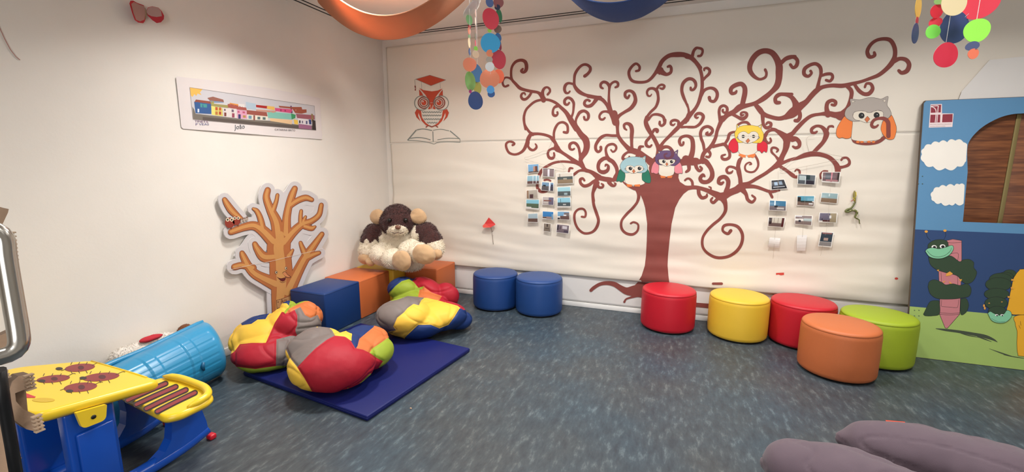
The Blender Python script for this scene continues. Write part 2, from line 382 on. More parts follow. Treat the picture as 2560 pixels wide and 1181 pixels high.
# ------------------------------------------------------------------ painted tree
T1 = (1240, 120, 5.904); T2 = (1240, 300, 5.904); T3 = (1480, 100, 5.904); T4 = (1480, 280, 5.904)
T5 = (1720, 100, 5.904); T6 = (1720, 280, 5.904); T7 = (1960, 80, 4.648); T8 = (1940, 280, 5.904); T9 = (1420, 440, 3.281)
BR = {
T1: """1185,1200,75 1110,1080,75 1040,960,60 960,880,50 880,810,42 780,768,38 680,765,36 580,790,36 500,850,36 440,920,36 412,1020,38 415,1100,36 435,1200,34
700,770,75 685,700,60 690,640,45 715,595,38 755,580,32 790,605,36 795,645,34 762,688,34
700,750,75 660,690,60 610,655,42 520,640,45 420,618,45 350,590,50 290,530,45 235,465,40 222,380,36 235,280,36 290,205,42 370,180,46 430,205,52 450,270,52 440,330,52 405,360,42 375,340,45 395,308,30
235,465,40 185,440,30 135,440,28 100,490,30 105,545,34 135,570,32 180,553,34
530,640,35 490,710,38 440,755,40 395,755,42 370,715,38 385,675,32 420,665,28 432,690,22
905,855,50 860,880,35 840,930,35 845,985,42 880,1000,40 910,975,28 905,950,34
1110,1030,36 1135,960,32 1145,880,36 1145,810,42 1110,755,45 1060,735,40 1015,770,42 1015,820,44 1050,840,34 1080,810,30
1175,1130,36 1180,1060,34 1205,1000,40 1240,950,48 1300,930,44 1355,965,46 1365,1020,44 1345,1060,36 1310,1055,36 1300,1020,36
1535,740,70 1480,725,45 1400,710,44 1310,690,48 1220,640,60 1160,560,48 1155,480,38 1165,390,42 1210,310,42 1270,255,38 1330,245,40 1385,280,44 1390,330,44 1355,380,44 1310,415,50
1150,535,35 1070,520,36 1025,550,44 1010,610,44 1030,660,40 1065,665,30 1090,640,26
1500,750,40 1455,800,45 1400,850,50 1340,860,45 1305,830,44 1315,785,40 1350,765,34 1380,780,40""",
T2: """412,-60,36 420,50,34 450,120,38 500,185,40 540,215,50
520,200,50 480,270,60 455,350,55 410,440,44 350,490,38 270,510,34 190,480,36 150,400,36 155,345,34 200,320,30 250,330,34 275,355,28 245,372,34
475,330,45 475,390,34 510,435,40 555,445,34 595,410,36 595,375,28 580,355,20
520,210,50 620,205,40 720,220,40 800,250,44 840,290,60 880,350,50 900,420,90 960,470,50 1050,530,48 1150,600,60 1260,670,60 1320,740,60 1420,770,45 1530,840,60
855,270,36 855,190,36 880,110,38 925,50,34 990,35,36 1045,70,40 1060,130,38 1050,185,40 1000,180,36
900,420,60 830,425,36 780,455,34 765,510,38 790,560,44 835,565,42 860,530,34 855,490,30
1090,-40,66 1130,30,68 1180,100,72 1250,210,84 1320,290,100 1340,380,92 1320,470,84 1270,540,75 1250,600,60 1290,690,50
1178,40,30 1190,100,44
1250,560,50 1235,480,40 1220,410,40 1185,355,44 1135,335,38 1090,365,45 1090,420,40 1125,440,32 1155,425,26
1290,690,50 1180,640,36 1070,620,36 960,615,34 850,635,36 760,680,40 690,730,42 650,790,50 630,850,40 610,940,40 615,1010,45 660,1055,50 730,1060,34 780,1030,30
715,890,30 760,882,30 805,900,26
1320,740,50 1230,750,34 1170,790,40 1130,825,30
1075,765,30 1090,715,34 1130,715,28
1520,870,50 1440,910,45 1370,960,48 1300,975,46 1250,935,44 1245,880,44 1280,865,38 1305,895,32
1500,930,60 1450,1030,46 1430,1100,44 1440,1200,44""",
T3: """-60,830,50 60,850,55 150,880,55 220,960,50 265,1050,60 320,1150,85 345,1220,95
60,860,40 20,930,40 -20,975,45
290,1080,60 265,1000,55 250,900,42 250,800,34 255,720,38 255,680,50 220,635,45 170,620,42 130,650,40 130,695,38 160,715,30
255,690,40 290,640,34 340,615,36 380,635,40 380,680,38 345,700,32
270,1070,50 200,1055,34 145,1070,36 110,1120,34 120,1165,36 160,1175,34 190,1150,28
345,1190,70 400,1120,50 480,1065,45 570,1010,55 630,930,60 640,860,52 610,780,50 550,750,42 495,775,44 490,830,44 525,860,38 550,820,34
650,460,34 695,445,38 700,390,38 650,350,38 590,390,40 545,470,44 560,560,44 610,610,44 700,625,42 800,615,40 870,570,45 935,490,50 990,400,60 1030,320,60 1090,260,60 1160,225,65 1260,215,78 1360,220,72 1460,260,70 1535,330,60 1600,410,56
950,470,60 1000,455,120 1040,480,80 1100,508,50 1160,480,46 1170,420,44 1150,385,44 1120,395,36
1480,240,50 1500,165,44 1535,122,42 1567,118,38 1622,135,40 1632,180,36 1607,230,38 1567,238,36
790,1200,50 810,1140,40 870,1060,40 940,990,40 975,900,44 975,820,40 955,750,50 900,715,40 840,725,38 812,770,34 825,820,30 860,828,24 880,800,14
955,730,40 985,680,34 1030,660,34 1070,680,36 1045,720,38 1005,712,28
830,1180,36 890,1110,34 970,1100,40 1050,1135,42 1075,1220,44
1380,1200,50 1415,1120,50 1430,1040,30 1390,930,36 1350,840,48 1325,740,48 1345,640,50 1410,580,50 1477,578,46 1522,620,48 1532,680,42 1502,730,40 1462,735,40 1457,705,36
1400,1180,70 1450,1110,45 1510,1030,50""",
T5: """-20,240,75 60,270,60 130,350,55 180,440,50 205,540,50 210,640,50 205,730,50 180,850,55 145,950,50 90,1040,50 20,1130,55 -40,1210,60
215,600,40 260,550,40 310,500,45 320,450,44 285,415,40 240,425,34 240,450,28
190,830,50 240,745,45 320,710,42 390,725,48 430,780,50 425,850,50 385,905,46 330,895,44 315,850,52
-10,950,30 5,1010,30 10,1070,30
1140,440,44 1158,490,40 1140,550,40 1060,580,40 980,540,56 920,460,70 915,370,78 960,270,80 1040,190,80 1140,160,78 1240,190,85 1310,280,95 1345,380,105 1345,480,105 1340,580,95 1310,680,90 1230,770,70 1120,860,75 1000,930,60 880,965,60 770,990,90 680,1060,75 580,1110,70 510,1180,70
1380,340,50 1440,280,60 1535,250,56 1580,245,50
800,960,70 820,880,75 840,780,75 835,700,70 790,650,65 720,660,65 650,700,60 630,750,60 650,790,50 700,780,45 715,755,34
480,1190,60 465,1120,45 460,1050,45 480,990,44 530,970,40 575,1000,42 575,1055,44 540,1075,34 510,1050,34 515,1032,34
650,1090,50 720,1130,45 800,1165,55 860,1130,48 865,1085,44 825,1065,30 785,1080,36 790,1115,36 825,1105,22
1000,960,60 1060,1030,80 1110,1090,70 1200,1130,60 1340,1160,60 1450,1130,70 1535,1060,80 1590,1000,100
1100,1080,60 1105,1180,55
1535,800,44 1430,795,40 1340,810,60 1290,860,55 1300,920,60 1350,925,50""",
T7: """-20,345,45 40,300,45 110,290,44 155,330,44 145,390,44 105,415,36 75,380,36
-30,725,36 30,730,40 90,760,50 130,820,70 150,880,110
20,990,60 100,940,110 180,870,90 260,810,60 320,740,60 380,680,60 450,640,45 560,622,45 680,625,50 800,600,42 900,575,36 1000,540,38 1100,500,45 1190,430,50 1260,350,60 1290,270,50 1285,180,50 1240,100,50 1170,80,42 1080,95,38 1010,145,40 970,220,44 985,280,50 1020,290,40 1055,270,40 1050,240,34
1270,340,60 1350,310,44 1420,325,50 1455,380,52 1430,450,54 1370,475,44 1335,450,38
720,620,40 780,680,50 780,760,45 740,880,50 680,950,70
820,610,36 870,680,46 930,720,44 990,715,48 1030,660,44 1010,605,36 960,600,30 940,640,28
390,660,50 410,560,34 430,480,40 420,410,44 370,370,40 300,385,40 240,430,44 235,490,44 280,515,36 320,480,30 310,455,34
430,510,30 490,490,36 550,490,36 565,530,36 535,570,34 490,560,32
700,960,90 600,965,70 520,950,60 420,955,36 320,975,40 240,1030,45 160,1110,50 100,1180,50
510,960,70 495,880,50 510,820,46 560,795,40 600,815,42 590,850,36 555,845,30
150,900,60 180,940,50 185,990,45 160,1030,44 130,1030,40""",
T6: """510,90,75 470,180,60 430,280,50 410,370,50 370,460,55 310,540,55 240,600,60 210,680,60 220,740,60
240,560,40 225,470,44 195,390,44 185,310,46 220,240,44 290,215,44 350,245,46 360,290,46 320,335,44 270,325,44 290,300,30
370,510,50 480,485,45 540,480,50 590,540,45 615,610,44 610,670,46 560,700,44 510,690,44 500,650,36 550,630,26
540,480,40 590,400,45 610,330,46 660,300,36 700,295,30
735,190,34 800,155,36 870,155,40 910,195,40
300,570,50 330,620,40 310,665,38 270,660,34
-30,700,120 60,740,100 150,740,70 240,720,80 310,790,70 355,880,65 350,970,70 290,1030,60 210,1030,60 180,980,55 220,930,50 245,950,30
110,770,60 130,830,50 170,870,44 205,840,38 180,810,34
0,225,34 100,222,36 170,180,44 215,110,50 225,60,50 190,25,46 140,25,44 105,60,40 130,90,32 150,80,22
1105,40,60 1105,130,50 1120,200,46 1160,235,50 1215,215,46 1225,170,44 1180,155,36 1155,180,30
560,1180,70 590,1090,65 590,1010,65 540,960,60 470,980,60 450,1040,50 490,1060,50 520,1040,34
330,1170,30 340,1120,24 310,1105,20
560,1190,60 700,1140,70 780,1090,80 900,1050,50 1020,980,50 1140,910,50 1250,830,60 1340,760,90 1380,680,75 1430,560,70 1450,440,80 1480,370,100
780,1100,70 770,980,60 750,880,70 740,800,60 760,720,60 790,680,40
730,850,40 680,820,38 610,810,34 570,850,40 590,900,38 640,895,34 660,870,20
990,640,34 1030,720,36 1035,800,32 990,870,30 930,890,28 860,870,30 840,820,28 860,770,26 910,745,24 935,770,28 905,780,16
1350,720,60 1290,650,30 1235,590,36 1240,535,36 1290,530,34 1330,560,34 1310,590,26
1140,350,60 1180,290,45 1260,265,40 1340,290,50 1420,340,70 1480,380,90
1130,370,50 1140,430,60 1190,460,36 1225,430,34 1215,390,30
1370,810,36 1440,850,40 1500,900,50 1560,940,50
840,1100,70 940,1090,40 1040,1110,36 1140,1150,34 1240,1180,30 1350,1160,26
70,1100,40 60,1030,40 25,990,34 -10,985,30 -45,1010,30""",
T8: """-60,250,40 0,270,50 70,330,60 150,390,110 160,480,90 140,560,75 90,660,75 50,760,90 0,810,60
160,380,110 250,310,60 330,220,55 420,130,50 520,60,46 640,35,44 760,30,50 860,40,60 950,90,70 1000,60,60
240,400,90 300,400,66 345,450,60 340,510,50 290,530,44 250,510,30
70,765,50 200,710,44 320,680,50 430,640,70 540,620,75 660,630,64 780,670,64 870,750,70 910,830,90 910,900,80
930,820,50 1000,810,40 1070,780,46 1085,730,40 1050,680,34 990,680,34 965,710,32
540,610,50 620,530,60 700,440,60 740,350,80 740,300,80 680,225,50 600,208,40 530,250,50 530,300,44 570,310,40 605,290,28
760,270,36 780,220,34 830,210,34 845,220,30
70,810,50 160,870,44 240,940,45 300,960,44 345,930,34 345,870,34 305,850,24 280,875,20
660,980,28 655,920,26 700,875,26 760,875,24""",
T4: """330,20,90 345,90,90 370,160,70 375,240,45 385,340,50 430,420,55 500,500,60 570,560,80 680,600,90 780,660,80 860,730,110 930,770,120
390,350,40 300,350,40 200,345,40 120,390,50 60,480,46 55,550,44 90,590,40 130,560,40 130,520,44
590,560,50 585,460,45 585,360,56 590,270,60 570,200,60 520,170,44 475,190,40 480,240,36 510,265,24
812,80,60 795,150,64 820,230,70 870,320,60 920,400,60 960,480,60 990,560,80 970,680,80
1078,120,44 1070,170,44 1030,205,36 1000,180,40 1000,145,34
890,310,36 920,265,46 960,268,60 960,290,50
870,350,40 840,390,44 800,440,44 805,495,46 850,515,36 880,490,28
990,540,60 1060,440,44 1150,350,50 1240,260,60 1300,200,60 1380,120,60 1430,60,55 1480,0,50
1280,190,50 1275,140,40 1220,120,40 1170,140,38 1165,180,36 1200,195,30 1225,175,18
1320,225,36 1420,220,32 1535,222,32
690,590,50 700,540,50 710,515,44 755,510,30
600,590,50 530,595,36 470,640,40 455,690,44 500,705,40 545,690,36 550,660,26
690,620,60 660,670,45 680,710,30 715,710,24
1000,560,60 1060,520,50 1130,520,44 1180,570,50 1195,640,50 1150,690,24
1350,450,36 1345,480,34 1310,490,40 1290,430,46 1320,375,44 1400,355,44 1470,390,60 1490,480,66 1480,600,75 1440,720,90
280,560,24 310,590,28 350,560,32 355,510,36 310,475,36 240,490,36 205,540,36 210,610,40 240,690,60 310,740,60 360,820,55 370,900,50 345,960,60 320,1010,50
240,680,50 170,690,56 110,740,54 90,810,50 110,870,50 170,890,60 230,860,50 240,800,40 205,775,26 195,800,20
-80,860,44 0,905,40 80,960,70 180,990,70 260,1000,70 330,1005,44 380,1000,40
250,1040,60 290,1080,50 330,1090,36 350,1060,30 330,1050,20
80,1060,44 100,1110,40 150,1115,36 165,1080,36 140,1060,24
1430,770,60 1430,850,50 1390,885,36
450,1025,16 510,1075,30 600,1120,50 700,1150,60
1260,760,110 1360,740,100 1535,730,110""",
T9: """245,10,40 225,60,30 208,120,24 203,160,24 212,240,24 235,310,26 250,370,24 230,430,24 190,465,20 130,470,20 80,430,20 55,370,20 55,310,20 85,275,18 125,272,18 145,300,18 140,335,18 112,335,16
560,90,40 580,150,30 570,210,22 530,265,22 480,315,22 440,370,20 440,430,22 475,470,22 530,480,22 570,450,18 575,400,16 540,380,16 515,390,16
930,110,90 980,100,40 1050,95,32 1130,115,34 1210,150,50 1260,170,66 1330,140,50 1400,110,50 1450,80,40
610,940,120 540,945,90 480,945,60 430,920,45 380,890,40 320,880,32 260,890,28 210,920,28 188,940,26
600,960,60 540,990,22 480,1010,14 462,1035,18
1000,1055,36 1250,1075,36
1190,885,20 1260,885,22
1270,180,60 1290,230,36 1290,290,28 1250,350,24 1190,400,24 1140,450,22 1105,510,22 1105,580,22 1140,630,22 1200,665,24 1260,672,24 1330,655,24 1390,610,26 1425,550,26 1430,480,26 1395,420,26 1335,400,22 1280,410,24 1270,450,20 1310,475,24 1335,450,28
1240,170,36 1215,200,26 1190,220,24 1172,200,20 1185,180,16
1070,100,30 1075,150,30 1100,180,28 1135,170,24 1140,150,14
1430,110,50 1460,150,30 1475,195,28 1510,215,24 1535,185,20 1510,160,16
1450,85,36 1530,90,26 1600,110,24 1660,130,24 1706,125,20
1650,125,24 1675,175,22""",
}
bm = bmesh.new()
for t, txt in BR.items():
    for ln in txt.strip().split('\n'):
        pts = [tuple(float(v) for v in q.split(',')) for q in ln.split()]
        pts = tile(*t, pts); z0_ = .0030 + .000004 * len(bm.verts) / 40 % .0004
        stroke(bm, pts, mural, z0_, 2.2, 4 if max(p[2] for p in pts) > 12 else 2)
rows = [(392, 1636, 1650), (405, 1626, 1700), (420, 1622, 1702), (432, 1624, 1697), (445, 1620, 1696), (455, 1606, 1700), (463, 1590, 1712), (475, 1591, 1722), (485, 1600, 1709), (500, 1607, 1698), (520, 1613, 1688), (560, 1618, 1679), (600, 1617, 1674), (640, 1615, 1670), (665, 1612, 1669), (690, 1604, 1671), (705, 1595, 1673), (718, 1583, 1674), (730, 1572, 1675), (742, 1590, 1676)]
prev = None
for (y0, a0, b0), (y1, a1, b1) in zip(rows, rows[1:]):
    n = max(1, int((y1 - y0) / 4))
    for k in range(n + 1):
        if k == 0 and prev: continue
        t = k / n; y = y0 + (y1 - y0) * t; a = a0 + (a1 - a0) * t; b = b0 + (b1 - b0) * t
        cur = [bm.verts.new(mural(a + (b - a) * q / 16, y, .0030)) for q in range(17)]
        if prev:
            for q in range(16): bm.faces.new((prev[q], prev[q + 1], cur[q + 1], cur[q]))
        prev = cur
me = bpy.data.meshes.new('painted_tree'); bm.to_mesh(me); bm.free()
o = link('painted_tree', me, BROWN); adopt(root, o); o['label'] = 'brown painted tree with curled branches and roots'

# ------------------------------------------------------------------ painted owls
INK = pm((70, 55, 50))
def owl(name, label, T, head, wings, mask, eyes, beak, feet, belly, hc, wc, ears, sleepy=False, pupil=16, extra=None):
    a = Art(mural, 8); t = lambda p: tile(*T, p); s = T[2]; z = .0036; dz = .00035
    cream = pm((226, 216, 200)); ink = INK
    a.poly(sm(t(belly)), cream, z)
    for wv in wings:
        W_ = sm(t(wv)); a.poly(W_, wc, z + dz); a.sline(W_ + W_[:1], ink, z + 2 * dz, .7)
    H_s = sm(t(head)); a.poly(H_s, hc, z + 2 * dz); a.sline(H_s + H_s[:1], ink, z + 3 * dz, .7)
    for e in ears: a.poly(t(e), cream, z + 3 * dz); a.sline(t(e) + t(e[:1]), ink, z + 3.5 * dz, .5)
    K_s = sm(t(mask)); a.poly(K_s, cream, z + 3 * dz); a.sline(K_s + K_s[:1], ink, z + 3.5 * dz, .6)
    for ex, ey in eyes:
        a.poly(t(ell(ex, ey, pupil * s / 5.904)), BLACK, z + 4 * dz)
        if sleepy: a.poly(t([(ex - 26, ey - 5), (ex + 26, ey - 5), (ex + 26, ey + 5), (ex - 26, ey + 5)]), cream, z + 5 * dz)
        else: a.poly(t(ell(ex + 9 * s / 5.9, ey - 8 * s / 5.9, 6 * s / 5.9)), WHITE, z + 5 * dz)
    a.poly(t(beak), pm((205, 112, 70)), z + 4 * dz); a.sline(t(beak) + t(beak[:1]), ink, z + 5 * dz, .6)
    for q in feet: a.poly(t(q), pm((226, 122, 60)), z + 4 * dz)
    a.line(t(belly[1:]), ink, z + dz * .5, .5)
    if extra: extra(a, t, z + 6 * dz)
    return a.out(name, root, label)
owl('painted_owl', 'light blue owl with green wings painted on the tree', T4,
    [(435, 860), (415, 800), (440, 740), (495, 690), (560, 665), (650, 662), (735, 672), (790, 652), (788, 735), (815, 790), (818, 850), (775, 895), (680, 900), (675, 890), (740, 870), (755, 830), (500, 830), (510, 870), (548, 890), (550, 897), (485, 900)],
    [[(415, 850), (485, 905), (480, 1000), (430, 1038), (400, 1020), (360, 1025), (385, 920)], [(745, 900), (820, 850), (865, 960), (860, 1045), (800, 1045), (770, 1025), (740, 1000)]],
    [(500, 830), (515, 800), (560, 790), (600, 800), (622, 815), (650, 797), (700, 790), (745, 805), (758, 835), (740, 870), (670, 890), (640, 905), (580, 905), (548, 890), (510, 870)],
    [(568, 835), (700, 835)], [(617, 845), (640, 878), (615, 908), (593, 876)],
    [[(505, 1065), (590, 1075), (590, 1105), (525, 1112)], [(625, 1075), (712, 1068), (705, 1105), (630, 1100)]],
    [(485, 850), (482, 990), (500, 1050), (560, 1078), (640, 1085), (720, 1082), (780, 1050), (750, 1000), (745, 850)],
    pm((158, 192, 198)), pm((28, 112, 88)), [[(745, 680), (780, 668), (775, 705)]], pupil=27)
owl('painted_owl', 'purple owl with pink wings painted on the tree', T4,
    [(985, 780), (940, 740), (932, 680), (950, 630), (985, 600), (975, 565), (1010, 580), (1060, 572), (1140, 572), (1215, 590), (1268, 560), (1262, 640), (1300, 690), (1295, 740), (1225, 795), (1155, 785), (1215, 750), (1225, 705), (985, 705), (1000, 760), (1045, 783)],
    [[(935, 730), (985, 785), (978, 900), (940, 915), (905, 900), (880, 905), (872, 870), (890, 790)], [(1225, 795), (1290, 745), (1325, 800), (1335, 905), (1300, 905), (1270, 915), (1220, 890)]],
    [(985, 710), (1010, 700), (1080, 700), (1105, 705), (1150, 700), (1215, 700), (1225, 735), (1200, 765), (1155, 785), (1120, 800), (1080, 800), (1045, 783), (1000, 765)],
    [(1060, 732), (1175, 735)], [(1103, 745), (1125, 772), (1105, 800), (1085, 772)],
    [[(1005, 940), (1085, 950), (1080, 975), (1020, 978)], [(1110, 950), (1190, 940), (1175, 975), (1115, 975)]],
    [(985, 760), (985, 900), (1010, 935), (1060, 955), (1110, 958), (1170, 940), (1210, 905), (1225, 760)],
    pm((98, 72, 112)), pm((222, 130, 140)), [[(982, 585), (1005, 600), (985, 615)], [(1228, 600), (1250, 585), (1245, 625)]], pupil=24,
    extra=lambda a, t, z: a.line(t([(1180, 570, 46), (1190, 640, 46), (1140, 685, 34), (1080, 675, 30), (1070, 630, 26), (1105, 615, 24)]), pm((104, 54, 72)), z))
owl('painted_owl', 'yellow owl with red wings and sleepy eyes painted on the tree', T6,
    [(735, 450), (700, 390), (688, 310), (715, 255), (722, 185), (765, 212), (830, 200), (930, 196), (1030, 210), (1085, 185), (1085, 260), (1115, 320), (1110, 400), (1075, 455), (1000, 460), (945, 450), (1010, 420), (1040, 365), (735, 365), (760, 415), (815, 445), (800, 452)],
    [[(690, 390), (735, 455), (738, 570), (690, 602), (650, 600), (635, 575), (600, 545), (600, 480), (640, 415)], [(1030, 458), (1110, 430), (1170, 475), (1172, 560), (1155, 598), (1125, 580), (1090, 608), (1060, 575), (1022, 565)]],
    [(735, 365), (750, 320), (800, 292), (850, 295), (895, 325), (930, 297), (990, 290), (1035, 325), (1042, 375), (1010, 420), (945, 450), (900, 465), (840, 460), (815, 445), (760, 415)],
    [(815, 362), (967, 362)], [(890, 390), (915, 425), (880, 463), (852, 430)],
    [[(745, 630), (775, 618), (855, 640), (850, 675), (825, 665), (800, 678), (775, 655), (750, 645)], [(880, 640), (990, 615), (995, 650), (960, 680), (925, 668), (895, 675), (877, 655)]],
    [(738, 420), (738, 570), (760, 610), (820, 635), (890, 640), (960, 628), (1010, 590), (1025, 560), (1030, 420)],
    pm((240, 200, 70)), pm((212, 30, 52)), [[(728, 200), (765, 215), (735, 240)], [(1035, 215), (1080, 195), (1070, 240)]], sleepy=True, pupil=24)
T10 = (2080, 230, 8.433)
owl('painted_owl', 'grey owl with orange wings painted at the tree\'s right side', T10,
    [(430, 620), (340, 580), (280, 520), (270, 440), (310, 350), (390, 270), (385, 150), (500, 160), (600, 165), (740, 125), (850, 118), (960, 135), (1040, 150), (1180, 95), (1160, 270), (1220, 370), (1250, 480), (1180, 555), (1080, 540), (1085, 450), (1040, 400), (960, 390), (790, 440), (620, 402), (490, 420), (440, 480), (450, 540), (500, 590), (585, 605), (560, 620)],
    [[(265, 515), (345, 580), (430, 620), (420, 800), (405, 930), (370, 975), (290, 985), (220, 965), (150, 975), (100, 930), (88, 860), (120, 730)],
     [(1080, 610), (1180, 560), (1255, 490), (1330, 650), (1360, 780), (1330, 930), (1280, 1000), (1160, 990), (1060, 870), (1030, 760)]],
    [(440, 500), (470, 430), (560, 403), (680, 405), (790, 440), (880, 400), (980, 390), (1070, 420), (1085, 490), (1060, 545), (940, 580), (740, 650), (585, 605), (500, 590), (450, 545)],
    [(622, 500), (940, 490)], [(748, 510), (800, 570), (738, 648), (685, 580)],
    [ell(545, 1055, 38, 26), ell(630, 1055, 40, 22), ell(780, 1052, 40, 22), ell(875, 1055, 36, 22)],
    [(430, 560), (405, 930), (420, 1000), (520, 1030), (700, 1040), (880, 1025), (1000, 1000), (1055, 930), (1050, 840), (1030, 760), (1080, 560)],
    pm((176, 166, 158)), pm((236, 128, 62)), [[(415, 180), (490, 195), (425, 235)], [(1070, 185), (1135, 150), (1120, 225)]], pupil=44,
    extra=lambda a, t, z: (a.line(t([(1190, 930, 90), (1190, 800, 90), (1180, 640, 90), (1100, 565, 80), (980, 560, 60), (880, 600, 64), (835, 690, 66), (870, 740, 66), (930, 735, 50), (970, 700, 40)]), BROWN, z),
                           a.line(t([(410, 985, 14), (480, 1050, 60), (640, 1090, 60), (820, 1090, 60), (980, 1050, 70), (1100, 960, 80), (1180, 860, 90)]), BROWN, .0033)))
# small dark mark on the paper between the two lower owls
# ------------------------------------------------------------------ painted scholar owl on a book
TA = (960, 160, 5.367)
a = Art(mural, 8); t = lambda p: tile(*TA, p); OR = pm((196, 74, 46)); OB = pm((150, 74, 58)); TE = pm((136, 140, 132)); z = .0034
a.poly(t([(425, 205), (615, 150), (830, 215), (630, 293)]), OR, z).sline(t([(425, 205), (615, 150), (830, 215), (630, 293), (425, 205)]), TE, z + .0004, .8)
for l in ([(500, 240), (508, 335)], [(752, 255), (758, 330)], [(430, 205), (412, 215), (418, 290)]): a.line(t(l), TE, z, .7)
a.line(t([(415, 290, 6), (418, 305, 20), (420, 325, 8), (420, 350, 18)]), OB, z)
a.poly(t([(470, 320), (530, 352), (640, 368), (720, 357), (785, 330), (725, 400), (680, 460), (665, 520), (610, 520), (590, 470), (555, 415)]), OR, z)
a.poly(t([(470, 340), (475, 432), (530, 430), (510, 390)]), OR, z); a.poly(t([(787, 345), (790, 432), (730, 428), (755, 385)]), OR, z)
for cx_, cy_ in ((535, 520), (738, 520)):
    a.line(t(ell(cx_, cy_, 76, 76, 28) + [(cx_ + 76, cy_)]), OB, z + .0004, 3.0, 1.5)
    a.line(t(ell(cx_, cy_, 52, 52, 24) + [(cx_ + 52, cy_)]), OB, z + .0004, 2.4, 1.5)
    a.poly(t(ell(cx_, cy_, 34, 36)), OR, z + .0004); a.poly(t(ell(cx_ - 12, cy_ - 14, 9)), WHITE, z + .0008)
for cx_ in (505, 768): a.line(t(ell(cx_, 524, 96, 96, 30) + [(cx_ + 96, 524)]), TE, z + .0007, 2.0, 1.5)
a.poly(t([(612, 525), (662, 525), (640, 608)]), OR, z + .0005)
for m_ in (1, -1):
    f = lambda L: t([((x if m_ == 1 else 2 * 642 - x), y) for x, y in L])
    a.poly(f([(440, 605), (495, 625), (510, 720), (560, 790), (640, 847), (560, 822), (505, 765), (462, 655), (458, 700), (490, 772), (435, 715), (413, 655)]), OR, z)
    a.line(f([(565, 848), (595, 828), (640, 845)]), OB, z, 3)
    a.poly(f([(590, 600), (620, 560), (630, 600), (600, 610)]), OR, z)
for yy, xa, xb in ((648, 515, 770), (692, 520, 765), (742, 538, 755), (790, 580, 712)):
    n = int((xb - xa) / 30)
    a.line(t([(xa + (xb - xa) * k / (2 * n), yy - 8 + (14 if k % 2 else 0)) for k in range(2 * n + 1)]), TE, z, 2.0, 1.5)
for l, w_ in (([(320, 1020), (430, 890)], 3), ([(445, 884), (530, 873), (640, 893)], 2.4), ([(660, 890), (760, 877), (870, 897)], 1.6), ([(890, 902), (1015, 1008)], 2.6),
              ([(345, 998), (450, 988), (540, 997), (620, 1018)], 2.2), ([(720, 1018), (850, 998), (1005, 1002)], 1.8), ([(655, 910), (660, 1040)], 2.2),
              ([(320, 1025), (480, 1035), (620, 1060), (670, 1075), (720, 1055), (850, 1045), (1020, 1052)], 1.6), ([(1020, 1015), (1020, 1052)], 1.2)):
    a.line(t(l), TE, z, w_)
a.out('painted_owl_on_book', root, 'orange owl in a square graduation cap standing on an open book')
a = Art(mural); RED = pm((205, 72, 60))
a.poly([(1940, 683), (1960, 682), (1960, 688), (1952, 689), (1946, 687), (1940, 688)], RED, .002)
a.out('red_paint_mark', root)
a = Art(mural); a.poly(ell(2241, 697, 4.5, 3, 10), RED, .002); a.out('red_paint_mark', root)

# ================================================================== shiny board sheet on the wall at the right
bm = bmesh.new()
pts = [on_y(*p, WB - .035) for p in [(2392, 262), (2405, 228), (2474, 150), (2560, 141), (2640, 133), (2640, 260)]]
pts = [Vector((p.x, p.y, p.z)) for p in pts]
lo = [bm.verts.new(p) for p in pts]; hi = [bm.verts.new(p + Vector((0, .004, 0))) for p in pts]
bm.faces.new(lo); bm.faces.new(hi[::-1])
for k in range(len(pts)): bm.faces.new((lo[k], lo[(k + 1) % len(pts)], hi[(k + 1) % len(pts)], hi[k]))
tag(bm_obj('wall_panel', bm, mat('white plastic sheet', (228, 224, 220), .25)), 'white plastic sheet with cut corner on the wall above the blue theatre board', 'panel')
# ================================================================== stools
def stool(x, y, col, rough, label):
    m = mat('stool leather %d %d %d' % col, col, rough, .12, 350, spec=.45, var=.04)
    t = empty('round_stool', (x, y, 0), label, 'stool', 'round padded stools along the back wall')
    H, R = .372, .240
    bm = bmesh.new()
    lathe(bm, [(R - .03, .012), (R - .012, .016), (R - .003, .028), (R, .045), (R + .001, .15), (R, H - .055), (R - .002, H - .036), (R - .006, H - .026)], (x, y, 0), 72)
    body = bm_obj('body', bm, m, t)
    bm = bmesh.new()
    lathe(bm, [(R - .006, H - .027), (R - .003, H - .023), (R - .007, H - .014), (R - .016, H - .005), (R - .035, H - .001), (R - .1, H + .003), (0, H + .005)], (x, y, 0), 72)
    bm_obj('seat_top', bm, m, t)
    bm = bmesh.new(); lathe(bm, [(0, 0), (R - .03, 0), (R - .028, .013), (0, .013)], (x, y, 0), 48)
    bm_obj('base', bm, BLACK, t)
    return t
stool(-1.757, 4.175, (26, 62, 122), .42, 'blue round stool farther left against the wall, next to the cubes corner')
stool(-1.268, 4.17, (28, 66, 126), .42, 'second blue round stool, overlapping the one at its left')
stool(-.012, 4.175, (190, 20, 40), .45, 'red round stool standing alone in front of the painted trunk')
stool(.572, 4.175, (226, 184, 54), .45, 'yellow round stool between two red stools')
stool(1.058, 4.185, (190, 22, 40), .45, 'red round stool touching the yellow one, behind the orange stool')
stool(1.17, 3.66, (190, 104, 58), .5, 'orange round stool standing nearest, in front of the others')
stool(1.512, 4.0, (152, 172, 34), .5, 'lime green round stool beside the blue theatre board')

